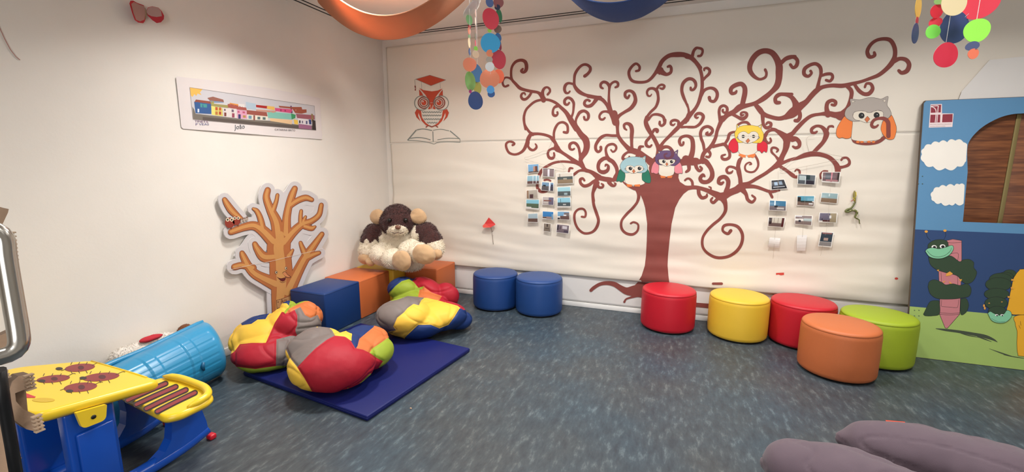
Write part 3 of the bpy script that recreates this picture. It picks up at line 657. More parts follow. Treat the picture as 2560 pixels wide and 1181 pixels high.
# ================================================================== foam cubes
def cube(x0, x1, y0, y1, col, label, h=.385):
    m = mat('cube leather %d %d %d' % col, col, .45, .12, 300, spec=.4, var=.04)
    t = empty('foam_cube', ((x0 + x1) / 2, (y0 + y1) / 2, 0), label, 'cube seat', 'foam cube seats in the corner')
    boxo('body', (x0, y0, .0), (x1, y1, h), m, t, .012, 3)
    bm = bmesh.new()
    for z in (h - .004,):
        P = [(x0 + .008, y0 + .0, z), (x1, y0, z), (x1, y1, z), (x0, y1, z)]
        tube(bm, [Vector(p) for p in ((x0 + .012, y0 + .001, h - .012), (x1 - .012, y0 + .001, h - .012))], .0022, 6)
        tube(bm, [Vector(p) for p in ((x1 - .001, y0 + .012, h - .012), (x1 - .001, y1 - .012, h - .012))], .0022, 6)
    bm_obj('seam_piping', bm, m, t)
XW = WL + .014
cube(WL + .052, -2.825, 2.86, 3.315, (22, 56, 112), 'blue foam cube seat at the near end of the row by the left wall')
cube(XW, -2.825, 3.318, 3.785, (198, 104, 56), 'orange foam cube seat between the blue and the yellow cube')
cube(XW, -2.775, 3.79, 4.17, (222, 176, 52), 'yellow foam cube seat mostly hidden in the corner under the plush toy')
cube(-2.77, -2.365, 3.99, 4.41, (196, 102, 54), 'orange foam cube seat against the paper at the right of the corner')

# ================================================================== blue mat
MATM = mat('mat vinyl', (20, 28, 88), .5, .03, 200, spec=.22)
P = [on_z(918, 1044, .03), on_z(1175, 872, .03)]
d = (P[1] - P[0]); d.z = 0; L = d.length; d.normalize(); nrm = Vector((-d.y, d.x, 0)); Wd = 1.22
t = empty('floor_mat', ((P[0] + P[1]) / 2 + nrm * Wd / 2).to_3d() * 1.0, 'navy blue gym mat lying flat under the bean bags', 'mat')
t.location.z = 0
rot = Matrix(((nrm.x, d.x, 0), (nrm.y, d.y, 0), (0, 0, 1)))
cc = P[0] + d * L / 2 + nrm * Wd / 2
bm = bmesh.new(); vs = box(bm, (-Wd / 2, -L / 2, -.0175), (Wd / 2, L / 2, .0175), .010, 3)
bmesh.ops.transform(bm, matrix=Matrix.Translation((cc.x, cc.y, .0178)) @ rot.to_4x4(), verts=bm.verts[:])
o = bm_obj('pad', bm, MATM, t); sharp_smooth(o, 50)
bm = bmesh.new()
c4 = [cc + nrm * sx * (Wd / 2 - .001) + d * sy * (L / 2 - .001) for sx, sy in ((-1, -1), (1, -1), (1, 1), (-1, 1))]
tube(bm, [Vector((p.x, p.y, .019)) for p in c4], .003, 6, True)
bm_obj('edge_piping', bm, MATM, t)

# ================================================================== bean bags
BC = {'y': (226, 182, 66), 'r': (162, 28, 44), 'g': (116, 106, 102), 'n': (24, 48, 100), 'o': (194, 108, 60), 'l': (140, 158, 48)}
BM = {k: mat('bean bag ' + k, c, .55, .10, 260, spec=.25, var=.03) for k, c in BC.items()}
PIPE = mat('bean bag seam', (214, 190, 130), .6)
def beanbag(label, ells, T, panels, zfloor, folds, seed, order='grynol'):
    keys = 'yrgnol'
    me = blob(ells, .0058, 12)
    cx0 = sum(e[0][0] for e in ells[:1]); cy0 = ells[0][0][1]
    def f(p, n):
        k = (fbm(p + Vector((seed, 0, 0)), 4.5, 2)) * .010
        r = max(0, ridge(Vector((p.x * .8, p.y * 1.2, p.z * 1.4)) + Vector((seed, 3, 1)), 3.2) - .35) / .65
        return float(k - r * r * .007 * folds + fbm(p + Vector((seed, 7, 0)), 13, 2) * .0025)
    displace(me, f)
    for v in me.vertices:
        if v.co.z < zfloor: v.co.z = zfloor + (zfloor - v.co.z) * .02
    pl = [(k, tile(T[0], T[1], T[2], pts)) for k, pts in panels]
    segs = np.array([[p_[i_], p_[(i_ + 1) % len(p_)]] for _, p_ in pl for i_ in range(len(p_))])
    camp = np.array([0, 0, EYE])
    def px_of(co):
        c = (co - camp) @ MW; return np.stack([CX + FPX * c[:, 0] / -c[:, 2], CY - FPX * c[:, 1] / -c[:, 2]], 1)
    n_ = len(me.vertices); co = np.empty(n_ * 3); me.vertices.foreach_get('co', co); co = co.reshape(-1, 3)
    no = np.empty(n_ * 3); me.vertices.foreach_get('normal', no); no = no.reshape(-1, 3)
    q = px_of(co); dmin = np.full(n_, 1e9)
    for s0, s1 in segs:                                   # seams pull the skin in a little
        v = s1 - s0; L2 = max(v @ v, 1e-9); t_ = np.clip(((q - s0) @ v) / L2, 0, 1)[:, None]
        dmin = np.minimum(dmin, np.linalg.norm(q - s0 - t_ * v, axis=1))
    face_cam = ((co - camp) * no).sum(1) < 0
    co -= no * (.0075 * np.exp(-(dmin / 3.2) ** 2) * face_cam)[:, None]
    me.vertices.foreach_set('co', co.ravel()); me.update()
    segk = np.array([keys.index(k) for k, P_ in pl for _ in P_])
    def which_panel(q):
        m_ = len(q); idx = np.full(m_, -1)
        for k, P_ in reversed(pl):
            P_ = np.array(P_); c_ = np.zeros(m_, bool); j = len(P_) - 1
            for i in range(len(P_)):
                (xi, yi), (xj, yj) = P_[i], P_[j]
                if yi != yj: c_ ^= ((yi > q[:, 1]) != (yj > q[:, 1])) & (q[:, 0] < (xj - xi) * (q[:, 1] - yi) / (yj - yi) + xi)
                j = i
            idx[c_] = keys.index(k)
        miss = np.where(idx < 0)[0]
        if len(miss):
            qm = q[miss]; best = np.full(len(miss), 1e9); bk = np.zeros(len(miss), int)
            for (s0, s1), k in zip(segs, segk):
                v = s1 - s0; t_ = np.clip(((qm - s0) @ v) / max(v @ v, 1e-9), 0, 1)[:, None]; dd_ = np.linalg.norm(qm - s0 - t_ * v, axis=1)
                w_ = dd_ < best; best[w_] = dd_[w_]; bk[w_] = k
            idx[miss] = bk
        return idx
    # cut the skin exactly along the panel seams
    bm = bmesh.new(); bm.from_mesh(me); bm.verts.ensure_lookup_table()
    vl = which_panel(px_of(co)); E_1 = [e for e in bm.edges if face_cam[e.verts[0].index] and face_cam[e.verts[1].index] and vl[e.verts[0].index] != vl[e.verts[1].index]]
    A_ = np.array([co[e.verts[0].index] for e in E_1]); B_ = np.array([co[e.verts[1].index] for e in E_1]); la = np.array([vl[e.verts[0].index] for e in E_1])
    lo = np.zeros(len(E_1)); hi = np.ones(len(E_1))
    for _ in range(9):
        md_ = (lo + hi) / 2; lm = which_panel(px_of(A_ + (B_ - A_) * md_[:, None])); same = lm == la; lo[same] = md_[same]; hi[~same] = md_[~same]
    nv = []
    for e, f_ in zip(E_1, (lo + hi) / 2):
        _, v_ = bmesh.utils.edge_split(e, e.verts[0], float(min(max(f_, .02), .98))); nv.append(v_)
    bmesh.ops.connect_verts(bm, verts=nv)
    bm.to_mesh(me); bm.free()
    m_ = len(me.polygons); ce = np.empty(m_ * 3); me.polygons.foreach_get('center', ce); ce = ce.reshape(-1, 3)
    pn = np.empty(m_ * 3); me.polygons.foreach_get('normal', pn); pn = pn.reshape(-1, 3)
    idx = which_panel(px_of(ce))
    back = ((ce - camp) * pn).sum(1) > .05
    ang = np.arctan2(ce[:, 1] - cy0, ce[:, 0] - cx0); gi = ((ang / (2 * math.pi) + .5) * 5.999).astype(int)
    idx[back] = np.array([keys.index(order[g]) for g in gi])[back]
    me.polygons.foreach_set('material_index', idx.tolist())
    me.name = 'bean_bag'
    o = link('bean_bag', me, [BM[k] for k in keys], None, True)
    tag(o, label, 'bean bag', 'patchwork bean bags on the blue mat')
    return o
T = (690, 790, 4.219)
PF = [('g', [(100, 270), (145, 190), (240, 145), (350, 125), (545, 108), (590, 150), (622, 207), (540, 250), (420, 340), (330, 430), (228, 540), (150, 450), (100, 350)]),
      ('r', [(225, 545), (330, 430), (420, 340), (540, 250), (620, 212), (720, 220), (790, 270), (830, 340), (920, 360), (990, 395), (1060, 450), (1130, 480), (1060, 580), (980, 620), (900, 700), (830, 750), (760, 765), (620, 850), (410, 850), (300, 660)]),
      ('y', [(40, 330), (98, 330), (150, 450), (225, 550), (300, 660), (410, 850), (150, 800), (30, 520)]),
      ('y', [(540, 80), (620, 85), (700, 150), (800, 190), (795, 262), (740, 222), (622, 207), (590, 150), (545, 108), (350, 125), (240, 145), (145, 190), (130, 170), (300, 80)]),
      ('n', [(680, 100), (1010, 120), (1000, 140), (940, 190), (880, 240), (860, 320), (840, 340), (790, 262), (805, 195), (740, 160)]),
      ('o', [(880, 245), (1000, 145), (1060, 130), (1120, 150), (1170, 240), (1100, 290), (1010, 350), (990, 392), (920, 358), (850, 345)]),
      ('l', [(1165, 240), (1280, 300), (1270, 460), (1200, 620), (1000, 750), (800, 850), (620, 850), (760, 765), (830, 750), (900, 700), (980, 620), (1060, 580), (1130, 480), (990, 392), (1010, 350), (1100, 290)])]
def c3(px, py, z): p = on_z(px, py, z); return (p.x, p.y, p.z)
beanbag('bean bag lying nearest on the mat, its big panels red and grey',
        [(c3(833, 905, .19), (.285, .27, .175), (0, 0, .3)), (c3(890, 880, .17), (.27, .24, .14), (0, 0, .2)), (c3(915, 850, .20), (.17, .15, .10), (0, 0, .6)), (c3(790, 870, .24), (.19, .19, .13))], T, PF, .036, .8, 1.7)
T = (570, 730, 5.133)
PL = [('n', [(180, 430), (380, 320), (540, 240), (585, 255), (520, 290), (480, 352), (380, 358), (300, 412)]),
      ('n', [(700, 130), (790, 70), (800, 110), (780, 175), (755, 150)]),
      ('r', [(690, 258), (720, 290), (790, 280), (850, 235), (890, 300), (890, 430), (800, 540), (640, 600), (485, 656), (600, 400)]),
      ('y', [(20, 620), (60, 520), (130, 450), (220, 415), (300, 408), (380, 358), (480, 350), (520, 290), (620, 240), (700, 160), (760, 145), (785, 190), (730, 240), (690, 258), (600, 400), (485, 656), (300, 657), (150, 675), (85, 765), (60, 760)]),
      ('r', [(83, 770), (150, 675), (300, 657), (485, 658), (622, 618), (615, 950), (350, 992), (80, 960)]),
      ('g', [(860, 230), (930, 195), (990, 300), (1060, 338), (1150, 295), (1225, 440), (880, 480), (890, 310)]),
      ('o', [(790, 215), (990, 122), (1040, 170), (1130, 220), (1240, 255), (1285, 450), (1220, 430), (1150, 295), (1060, 335), (990, 300), (930, 195), (860, 228), (750, 270)]),
      ('l', [(790, 70), (860, 60), (1000, 118), (880, 165), (790, 215), (740, 270), (730, 240), (785, 190)]),
      ('g', [(622, 615), (800, 590), (760, 700), (720, 950), (615, 950)]),
      ('l', [(60, 950), (350, 992), (720, 945), (720, 1000), (480, 1050), (300, 1060), (100, 1020)])]
beanbag('bean bag at the left wall, yellow and red, leaning on the blue cube',
        [(c3(675, 875, .13), (.26, .25, .13), (0, 0, .2)), (c3(665, 835, .20), (.24, .22, .14), (0, 0, .2)), (c3(735, 812, .26), (.20, .17, .16), (0, 0, .4)), (c3(765, 790, .30), (.13, .11, .12), (0, .2, .4)), (c3(722, 772, .36), (.06, .07, .06), (0, 0, 0)), (c3(619, 850, .18), (.12, .15, .10))], T, PL, .0, 1.2, 5.1, 'ynolgr')
T = (900, 670, 5.369)
PR = [('l', [(300, 460), (350, 385), (440, 290), (480, 240), (560, 180), (650, 155), (720, 190), (800, 290), (780, 390), (640, 378), (500, 430)]),
      ('n', [(300, 450), (320, 380), (400, 250), (560, 120), (650, 150), (560, 180), (480, 240), (390, 330), (340, 400)]),
      ('n', [(670, 150), (800, 85), (790, 100), (700, 180)]),
      ('l', [(795, 265), (860, 248), (830, 290), (800, 292)]),
      ('o', [(800, 292), (860, 255), (960, 330), (1100, 380), (1062, 442), (900, 405), (780, 392)]),
      ('r', [(700, 178), (780, 85), (900, 80), (1080, 130), (1200, 200), (1350, 290), (1400, 380), (1390, 545), (1310, 510), (1062, 442), (1100, 380), (960, 330), (860, 255), (790, 270)]),
      ('r', [(90, 820), (110, 680), (190, 595), (205, 650), (140, 820)]),
      ('y', [(860, 405), (960, 405), (1100, 450), (1300, 500), (1335, 545), (1270, 655), (1190, 765), (1065, 815), (950, 765), (780, 767), (620, 920), (480, 1090), (430, 1040), (345, 920), (380, 860), (485, 840), (445, 790), (500, 670), (590, 600), (640, 540), (720, 485), (790, 505), (820, 440)]),
      ('g', [(170, 610), (220, 540), (320, 470), (500, 425), (640, 375), (870, 395), (820, 440), (790, 505), (720, 485), (640, 540), (590, 600), (500, 670), (445, 790), (485, 840), (350, 920), (290, 870), (120, 830)]),
      ('n', [(1335, 550), (1540, 690), (1430, 910), (1250, 950), (1080, 990), (480, 1110), (620, 920), (780, 767), (950, 765), (1065, 815), (1190, 765), (1270, 655)])]
beanbag('bean bag at the mat\'s far side, grey and yellow with a red top lobe',
        [(c3(1045, 800, .14), (.30, .27, .14), (0, 0, .5)), (c3(1010, 790, .21), (.24, .22, .15), (0, 0, .3)), (c3(1100, 790, .16), (.24, .20, .13), (0, 0, .5)), (c3(1145, 800, .09), (.13, .15, .08), (0, 0, .3)),
         (c3(1010, 722, .27), (.17, .14, .12), (0, 0, .2)), (c3(1065, 722, .27), (.20, .12, .11), (0, .25, -.3)), (c3(1115, 740, .20), (.14, .11, .13), (0, .3, 0)), (c3(1050, 760, .15), (.3, .2, .13))], T, PR, .0, 1.2, 9.3, 'nyrlog')

# ================================================================== plush toy in the corner (plain stuffed animal)
def fur(bm, me, n, length, droop, width=.0022, where=None, seed=1):
    rnd = random.Random(seed); me.calc_loop_triangles(); tr = me.loop_triangles
    ar = np.array([t.area for t in tr]); cs = np.cumsum(ar); tot = cs[-1]
    for _ in range(n):
        t = tr[int(np.searchsorted(cs, rnd.random() * tot))]
        a, b = rnd.random(), rnd.random()
        if a + b > 1: a, b = 1 - a, 1 - b
        v = [me.vertices[i].co for i in t.vertices]; p = v[0] + (v[1] - v[0]) * a + (v[2] - v[0]) * b
        nn = me.polygons[t.polygon_index].normal
        if where and not where(p): continue
        d = (nn + Vector((rnd.uniform(-.6, .6), rnd.uniform(-.6, .6), rnd.uniform(-.6, .3) - droop))).normalized()
        s = d.cross(Vector((rnd.uniform(-1, 1), rnd.uniform(-1, 1), rnd.uniform(-1, 1)))).normalized() * width
        q = p - nn * .002; l = length * rnd.uniform(.6, 1.2)
        f = bm.faces.new([bm.verts.new(q - s), bm.verts.new(q + s), bm.verts.new(q + d * l)])
        f.material_index = me.polygons[t.polygon_index].material_index
def plush(root, name, ells, voxel, mats, pick, furn, length, label=None, smooth=5, width=.0022):
    me = blob(ells, voxel, smooth)
    displace(me, lambda p, n: float(fbm(p, 14, 2) * .006))
    if abs(root.location.z - .39) < .001:
        for v in me.vertices: v.co.z = max(v.co.z, .389)
    for p in me.polygons: p.material_index = pick(p.center)
    bm = bmesh.new(); bm.from_mesh(me)
    for f in bm.faces: f.smooth = True
    if furn: fur(bm, me, furn, length, .3, width)
    m2 = bpy.data.meshes.new(name); bm.to_mesh(m2); bm.free()
    o = link(name, m2, mats); adopt(root, o)
    if label: o['label'] = label
    return o
DK = mat('dark brown plush', (66, 30, 26), .95, sheen=.3); CR = mat('cream plush', (226, 214, 192), .95, sheen=.3); TN = mat('tan plush', (196, 160, 120), .95, sheen=.3)
PY = 4.02
def py_(px, py, y=PY): p = on_y(px, py, y); return p
pc = py_(1005, 640); root = empty('plush_toy', (pc.x, pc.y, .39), 'big brown and cream plush toy animal with tan paws sitting on the corner cubes', 'plush toy')
SQ = .945
def E_(px, py, y, rx, ry, rz, rot=(0, 0, 0)):
    p = on_y(px, py, y * SQ); return ((p.x, p.y, p.z), (rx * SQ, ry * SQ, rz * SQ), rot)
sc = .0041
def zpick(p):
    q = to_px(p); x, y = q
    # brown shoulders over a cream front
    if y < 608 - (abs(x - 997) < 55) * 20 - max(0, (abs(x - 997) - 60)) * .05 + 4 * math.sin(x * .3) and abs(x - 997) > 42 and y < 612: return 0
    return 1
body = [E_(998, 624, 4.12, .31, .19, .185), E_(998, 592, 4.12, .27, .17, .17), E_(940, 584, 4.08, .13, .12, .12), E_(1056, 584, 4.10, .14, .12, .12), ((-2.745, 3.87, .497), (.27, .15, .112), (0, 0, 0)), ((-2.60, 3.85, .48), (.16, .13, .095), (0, 0, 0))]
plush(root, 'body', body, .012, [DK, CR], zpick, 9000, .022, 'cream belly with dark brown shoulders')
plush(root, 'arm', [E_(934, 588, 4.04, .12, .10, .12), E_(926, 606, 4.00, .115, .10, .13), E_(919, 628, 3.96, .10, .09, .12)], .011, [DK, CR], lambda p: 0 if to_px(p)[1] < 603 + 5 * math.sin(to_px(p)[0] * .3) else 1, 4500, .02)
plush(root, 'paw', [E_(914, 645, 3.92, .088, .07, .075), E_(926, 655, 3.87, .05, .05, .05)], .009, [TN], lambda p: 0, 800, .006, 'tan paw')
plush(root, 'arm', [E_(1066, 586, 4.08, .13, .10, .13, (0, .4, 0)), E_(1080, 604, 4.06, .12, .10, .13), E_(1088, 622, 4.03, .10, .09, .12)], .011, [DK, CR], lambda p: 0 if to_px(p)[1] < 612 - (to_px(p)[0] - 1060) * .30 else 1, 4500, .02)
plush(root, 'paw', [E_(1091, 636, 3.97, .07, .06, .06)], .009, [TN], lambda p: 0, 600, .006, 'tan paw')
plush(root, 'leg', [E_(960, 634, 3.98, .15, .17, .13), E_(984, 646, 3.88, .13, .13, .11)], .011, [CR], lambda p: 0, 5000, .016)
plush(root, 'foot', [E_(1005, 652, 3.75, .112, .05, .110), E_(1001, 653, 3.82, .11, .07, .10)], .009, [TN], lambda p: 0, 900, .005, 'tan foot sole')
plush(root, 'leg', [E_(1032, 624, 4.00, .14, .17, .12), E_(1048, 632, 3.92, .12, .12, .11)], .011, [CR], lambda p: 0, 4500, .016)
plush(root, 'foot', [E_(1060, 636, 3.80, .135, .06, .108, (0, .1, 0)), E_(1056, 637, 3.88, .11, .07, .10)], .009, [TN], lambda p: 0, 900, .005, 'tan foot sole')
head = plush(root, 'head', [E_(994, 556, 4.02, .20, .17, .15), E_(994, 546, 4.04, .17, .15, .15), E_(994, 572, 3.92, .12, .09, .075)], .011, [DK, CR],
      lambda p: 1 if ((to_px(p)[0] - 994) / 27) ** 2 + ((to_px(p)[1] - 580) / 17) ** 2 < 1 and p.y < 4.0 * SQ else 0, 9000, .022, 'dark brown head with a cream muzzle')
for px_, sgn in ((944, -1), (1046, 1)):
    plush(root, 'ear', [E_(px_, 542, 4.06, .10, .05, .085, (0, .4 * sgn, 0)), E_(px_ - sgn * 9, 545, 4.05, .07, .05, .06)], .009, [TN], lambda p: 0, 700, .008, 'tan round ear')
for px_ in (974, 1014):
    d_ = ray(px_, 551).normalized(); hit = head.data and None
    from mathutils.bvhtree import BVHTree
    bt_ = BVHTree.FromPolygons([v.co.copy() for v in head.data.vertices], [list(p.vertices) for p in head.data.polygons if len(p.vertices) > 3])
    loc, nr, _, _ = bt_.ray_cast(Vector((0, 0, EYE)), d_)
    bm = bmesh.new(); bmesh.ops.create_uvsphere(bm, u_segments=20, v_segments=12, radius=.024, matrix=Matrix.Translation(loc - d_ * .004))
    for f in bm.faces: f.smooth = True
    bm_obj('eye', bm, mat('eye black', (18, 12, 10), .12), root)
c_ = on_y(994, 569, 3.83 * SQ)
bm = bmesh.new(); bmesh.ops.create_uvsphere(bm, u_segments=20, v_segments=12, radius=1, matrix=Matrix.Translation((c_.x, 3.835 * SQ, c_.z)) @ Matrix.Diagonal((.032, .02, .022, 1)))
for f in bm.faces: f.smooth = True
bm_obj('nose', bm, mat('nose brown', (120, 80, 62), .4), root)
tubeo('mouth', [on_y(x, y, (3.822 + abs(x - 994) * .0006) * SQ) for x, y in ((978, 580), (986, 584), (994, 582), (1002, 584), (1010, 580))], .003, DK, root, 6)
# ================================================================== cardboard tree figure by the left wall
XT = WL + .030
def cut(px, py, off=0.): p = on_x(px, py, XT + .006 + off); return p
def cutp(px, py, off=0.): return on_x(px, py, XT + .0095 + off)
TC = (520, 440, 3.281)
CT = ["556,1262,96 572,1165,96 590,1030,140 605,900,180 600,800,190 595,700,185 580,600,195 590,530,180 600,480,110",
"540,540,110 450,450,90 380,410,75 300,420,65 190,460,52", "270,355,44 200,290,62 160,235,56 137,195,42",
"450,440,60 430,350,50 402,290,42 372,270,26", "580,500,110 560,380,95 510,270,70 480,180,60 490,118,52",
"530,290,50 560,210,36 570,158,32", "640,480,90 645,350,70 665,240,62 690,160,62 712,105,50", "665,250,50 730,205,52 800,180,52 852,196,38",
"620,550,100 700,460,75 770,400,65 850,370,50 910,320,46 930,240,40", "760,400,40 760,330,36 765,288,30", "780,380,40 800,337,26",
"795,415,50 850,430,46 878,418,24", "560,665,80 460,665,85 405,600,62 385,560,46", "560,890,120 450,840,90 380,800,80 330,740,72 290,660,58 280,635,46",
"370,755,60 280,735,56 218,748,56", "650,960,120 740,780,90 800,670,80 870,570,60 935,478,42", "800,650,60 770,580,42 760,550,34",
"810,670,66 870,645,48 912,632,34", "660,660,60 695,610,26"]
CT = [tile(*TC, [tuple(float(v) for v in q.split(',')) for q in l.split()]) for l in CT]
p0 = on_x(700, 775, XT)
root = empty('cardboard_tree', (XT, p0.y, .1), 'cut-out cardboard tree with a smiling face leaning at the left wall', 'cardboard figure')
GREY = mat('foam board', (205, 200, 200), .6)
bm = bmesh.new()
for i_, l in enumerate(CT): stroke(bm, [(x, y, w_ + 21) for x, y, w_ in l], cut, i_ * .00015, 3, 2)
patch(bm, [[(640, 545), (720, 470), (790, 500), (770, 600), (760, 660), (700, 720), (660, 640)]], cut, -.0005)
patch(bm, [[(585, 640), (640, 560), (690, 640), (690, 700), (620, 660)]], cut, -.0008)
patch(bm, [tile(*TC, [(410, 540), (530, 560), (530, 690), (430, 690)])], cut, -.0011); patch(bm, [tile(*TC, [(770, 470), (880, 430), (905, 500), (880, 560), (790, 560)])], cut, -.0014)
fr = bm.faces[:]
r = bmesh.ops.extrude_face_region(bm, geom=fr)
vs = [v for v in r['geom'] if isinstance(v, bmesh.types.BMVert)]
bmesh.ops.translate(bm, vec=(-.010, 0, 0), verts=vs)
for v in bm.verts: v.co.z = max(v.co.z, .001)
me = bpy.data.meshes.new('board'); bm.to_mesh(me); bm.free(); o = link('board', me, GREY); adopt(root, o)
o['label'] = 'pale grey foam board outline'
a = Art(cutp); e = .0006
m1, m2, m3 = pm((122, 56, 34)), mat('printed bark', (178, 106, 58), .6, var=.12, vscale=7), mat('printed bark light', (204, 146, 84), .6, var=.10, vscale=7)
for i_, l in enumerate(CT): a.line(l, m1, .0002 + i_ * .00004)
for i_, l in enumerate(CT): a.line([(x - .3, y - .2, max(w_ - 2.2, w_ * .7)) for x, y, w_ in l], m2, .0012 + i_ * .00004, None, 2.0, 2)
for i_, l in enumerate(CT): a.line([(x - .6, y - .6, w_ * .42) for x, y, w_ in l], m3, .0022 + i_ * .00004, None, 2.0, 2)
a.line(tile(*TC, [(165, 775), (380, 725), (500, 705), (700, 655), (940, 600)]), pm((222, 205, 188)), .0034, .9)
a.out('printed_tree', root, 'orange brown printed branches and trunk')
a = Art(cutp); t = lambda p: tile(*TC, p); dk = pm((96, 48, 36))
for x, y in ((560, 792), (640, 758)): a.poly(t(ell(x, y, 12, 14)), dk, .0030).poly(t(ell(x, y, 9, 11)), pm((225, 200, 160)), .0034).poly(t(ell(x + 2, y, 5, 6)), BLACK, .0038)
a.poly(t([(572, 836), (600, 842), (640, 832), (634, 858), (615, 868), (596, 862)]), pm((96, 24, 24)), .0032)
a.line(t([(568, 832), (590, 842), (620, 840), (642, 830)]), dk, .0036, .8)
a.line(t([(590, 868), (612, 876), (636, 866)]), dk, .0036, .8)
a.line(t([(612, 798), (625, 785), (642, 792), (650, 808), (672, 822), (680, 832), (655, 834), (630, 822)]), dk, .0036, .9)
a.poly(t([(614, 800), (628, 788), (642, 796), (652, 812), (676, 830), (652, 832), (628, 820)]), pm((206, 132, 84)), .0032)
a.out('face', root, 'smiling face with a pointed nose')
a = Art(cutp); rd = pm((142, 52, 36)); cr = pm((226, 206, 176))
for x, y, r_ in ((178, 385, 40), (234, 368, 34)):
    a.poly(t(ell(x, y, r_, r_ * 1.1)), rd, .0032)
    for sx in (-1, 1): a.poly(t(ell(x + sx * r_ * .42, y - r_ * .62, r_ * .38)), cr, .0036).poly(t(ell(x + sx * r_ * .42, y - r_ * .62, r_ * .18)), BLACK, .0040)
    a.line(t([(x - 14, y + r_), (x - 14, y + r_ + 12)]), dk, .0038, 1.4).line(t([(x + 14, y + r_), (x + 14, y + r_ + 12)]), dk, .0038, 1.4)
for x, y in ((274, 367), (298, 360), (319, 352)):
    a.poly(t(ell(x, y, 11, 20)), pm((176, 160, 146)), .0032)
    for sx in (-1, 1): a.poly(t(ell(x + sx * 5, y - 12, 4)), dk, .0037)
a.out('printed_owls', root, 'two red owls and three small pale owls on the left branch')
a = Art(cutp)
a.poly(t([(562, 1022), (610, 1008), (700, 975), (705, 1060), (630, 1075), (566, 1088)]), pm((190, 138, 88)), .0032)
a.sline(t([(562, 1022), (610, 1008), (700, 975), (705, 1060), (630, 1075), (566, 1088), (562, 1022)]), dk, .0036, .9)
a.poly(t(ell(575, 1036, 5)), dk, .0036)
a.out('name_plaque', root, 'brown plaque lettered Arv')

def text_obj(name, s, size, mp_origin, xdir, ydir, m, parent=None, extr=0.0):
    cu = bpy.data.curves.new('t', 'FONT'); cu.body = s; cu.size = size; cu.extrude = extr
    o = bpy.data.objects.new('t', cu); COL.objects.link(o)
    dg = bpy.context.evaluated_depsgraph_get(); dg.update()
    me = bpy.data.meshes.new_from_object(o.evaluated_get(dg)); bpy.data.objects.remove(o)
    xd = Vector(xdir); yd = Vector(ydir); O = Vector(mp_origin)
    for v in me.vertices: v.co = O + xd * v.co.x + yd * v.co.y
    me.name = name; o = link(name, me); me.materials.clear(); me.materials.append(m)
    if parent is not None:
        if parent.type == 'EMPTY': adopt(parent, o)
        else: o.parent = parent
    return o
def text_px(name, s, mp, off, a, b, top, m, parent=None):
    """lettering whose baseline runs from a to b; `top` is a point at letter height above a"""
    A, B, T_ = mp(*a, off), mp(*b, off), mp(*top, off)
    cu = bpy.data.curves.new('t', 'FONT'); cu.body = s; cu.size = 1
    o = bpy.data.objects.new('t', cu); COL.objects.link(o); bpy.context.view_layer.update()
    wd = o.dimensions.x; bpy.data.objects.remove(o)
    return text_obj(name, s, 1, A, (B - A) / max(wd, .01), (T_ - A) / .7, m, parent)
TD = (960, 160, 5.367)
text_px('plaque_lettering', 'Arv', cutp, .0042, tile(*TC, [(596, 1052)])[0], tile(*TC, [(650, 1034)])[0], tile(*TC, [(594, 1014)])[0], dk, root)

# ================================================================== drawing of the village on the left wall
def lw(px, py, off=0.):
    p = on_x(px, py, WL + .006 + off); q = .003 * math.sin(p.y * 6 + p.z * 3); return on_x(px, py, WL + .008 + q + off)
TP = (400, 160, 5.624); t = lambda p: tile(*TP, p)
p0 = on_x(620, 265, WL + .01)
root = empty('village_drawing', p0, 'long laminated drawing of colourful village houses taped to the left wall', 'drawing')
a = Art(lw, 14); a.poly(t([(225, 190), (240, 176), (900, 250), (1500, 335), (2240, 478), (2252, 490), (2280, 1050), (2270, 1060), (1700, 1022), (1000, 962), (330, 912), (300, 890)]), mat('laminated paper', (228, 220, 218), .3), 0)
a.out('sheet', root)
a = Art(lw, 14); z = .0012; e = .0004
def P_(l, c, k=1): a.poly(t(l), pm(c), z + e * k)
P_([(420, 330), (2170, 590), (2195, 935), (465, 780)], (204, 202, 206), 0)
P_([(420, 330), (600, 352), (575, 385), (560, 400), (585, 440), (530, 415), (510, 450), (485, 425), (455, 465), (432, 440)], (240, 186, 90))
P_([(455, 600), (480, 640), (500, 700), (900, 745), (1230, 785), (1550, 800), (1940, 855), (2190, 870), (2195, 932), (1400, 868), (900, 820), (466, 778)], (120, 112, 102))
P_([(600, 745), (1000, 780), (1500, 830), (2100, 880), (2100, 925), (1400, 868), (900, 820), (600, 790)], (92, 82, 76), 1.5)
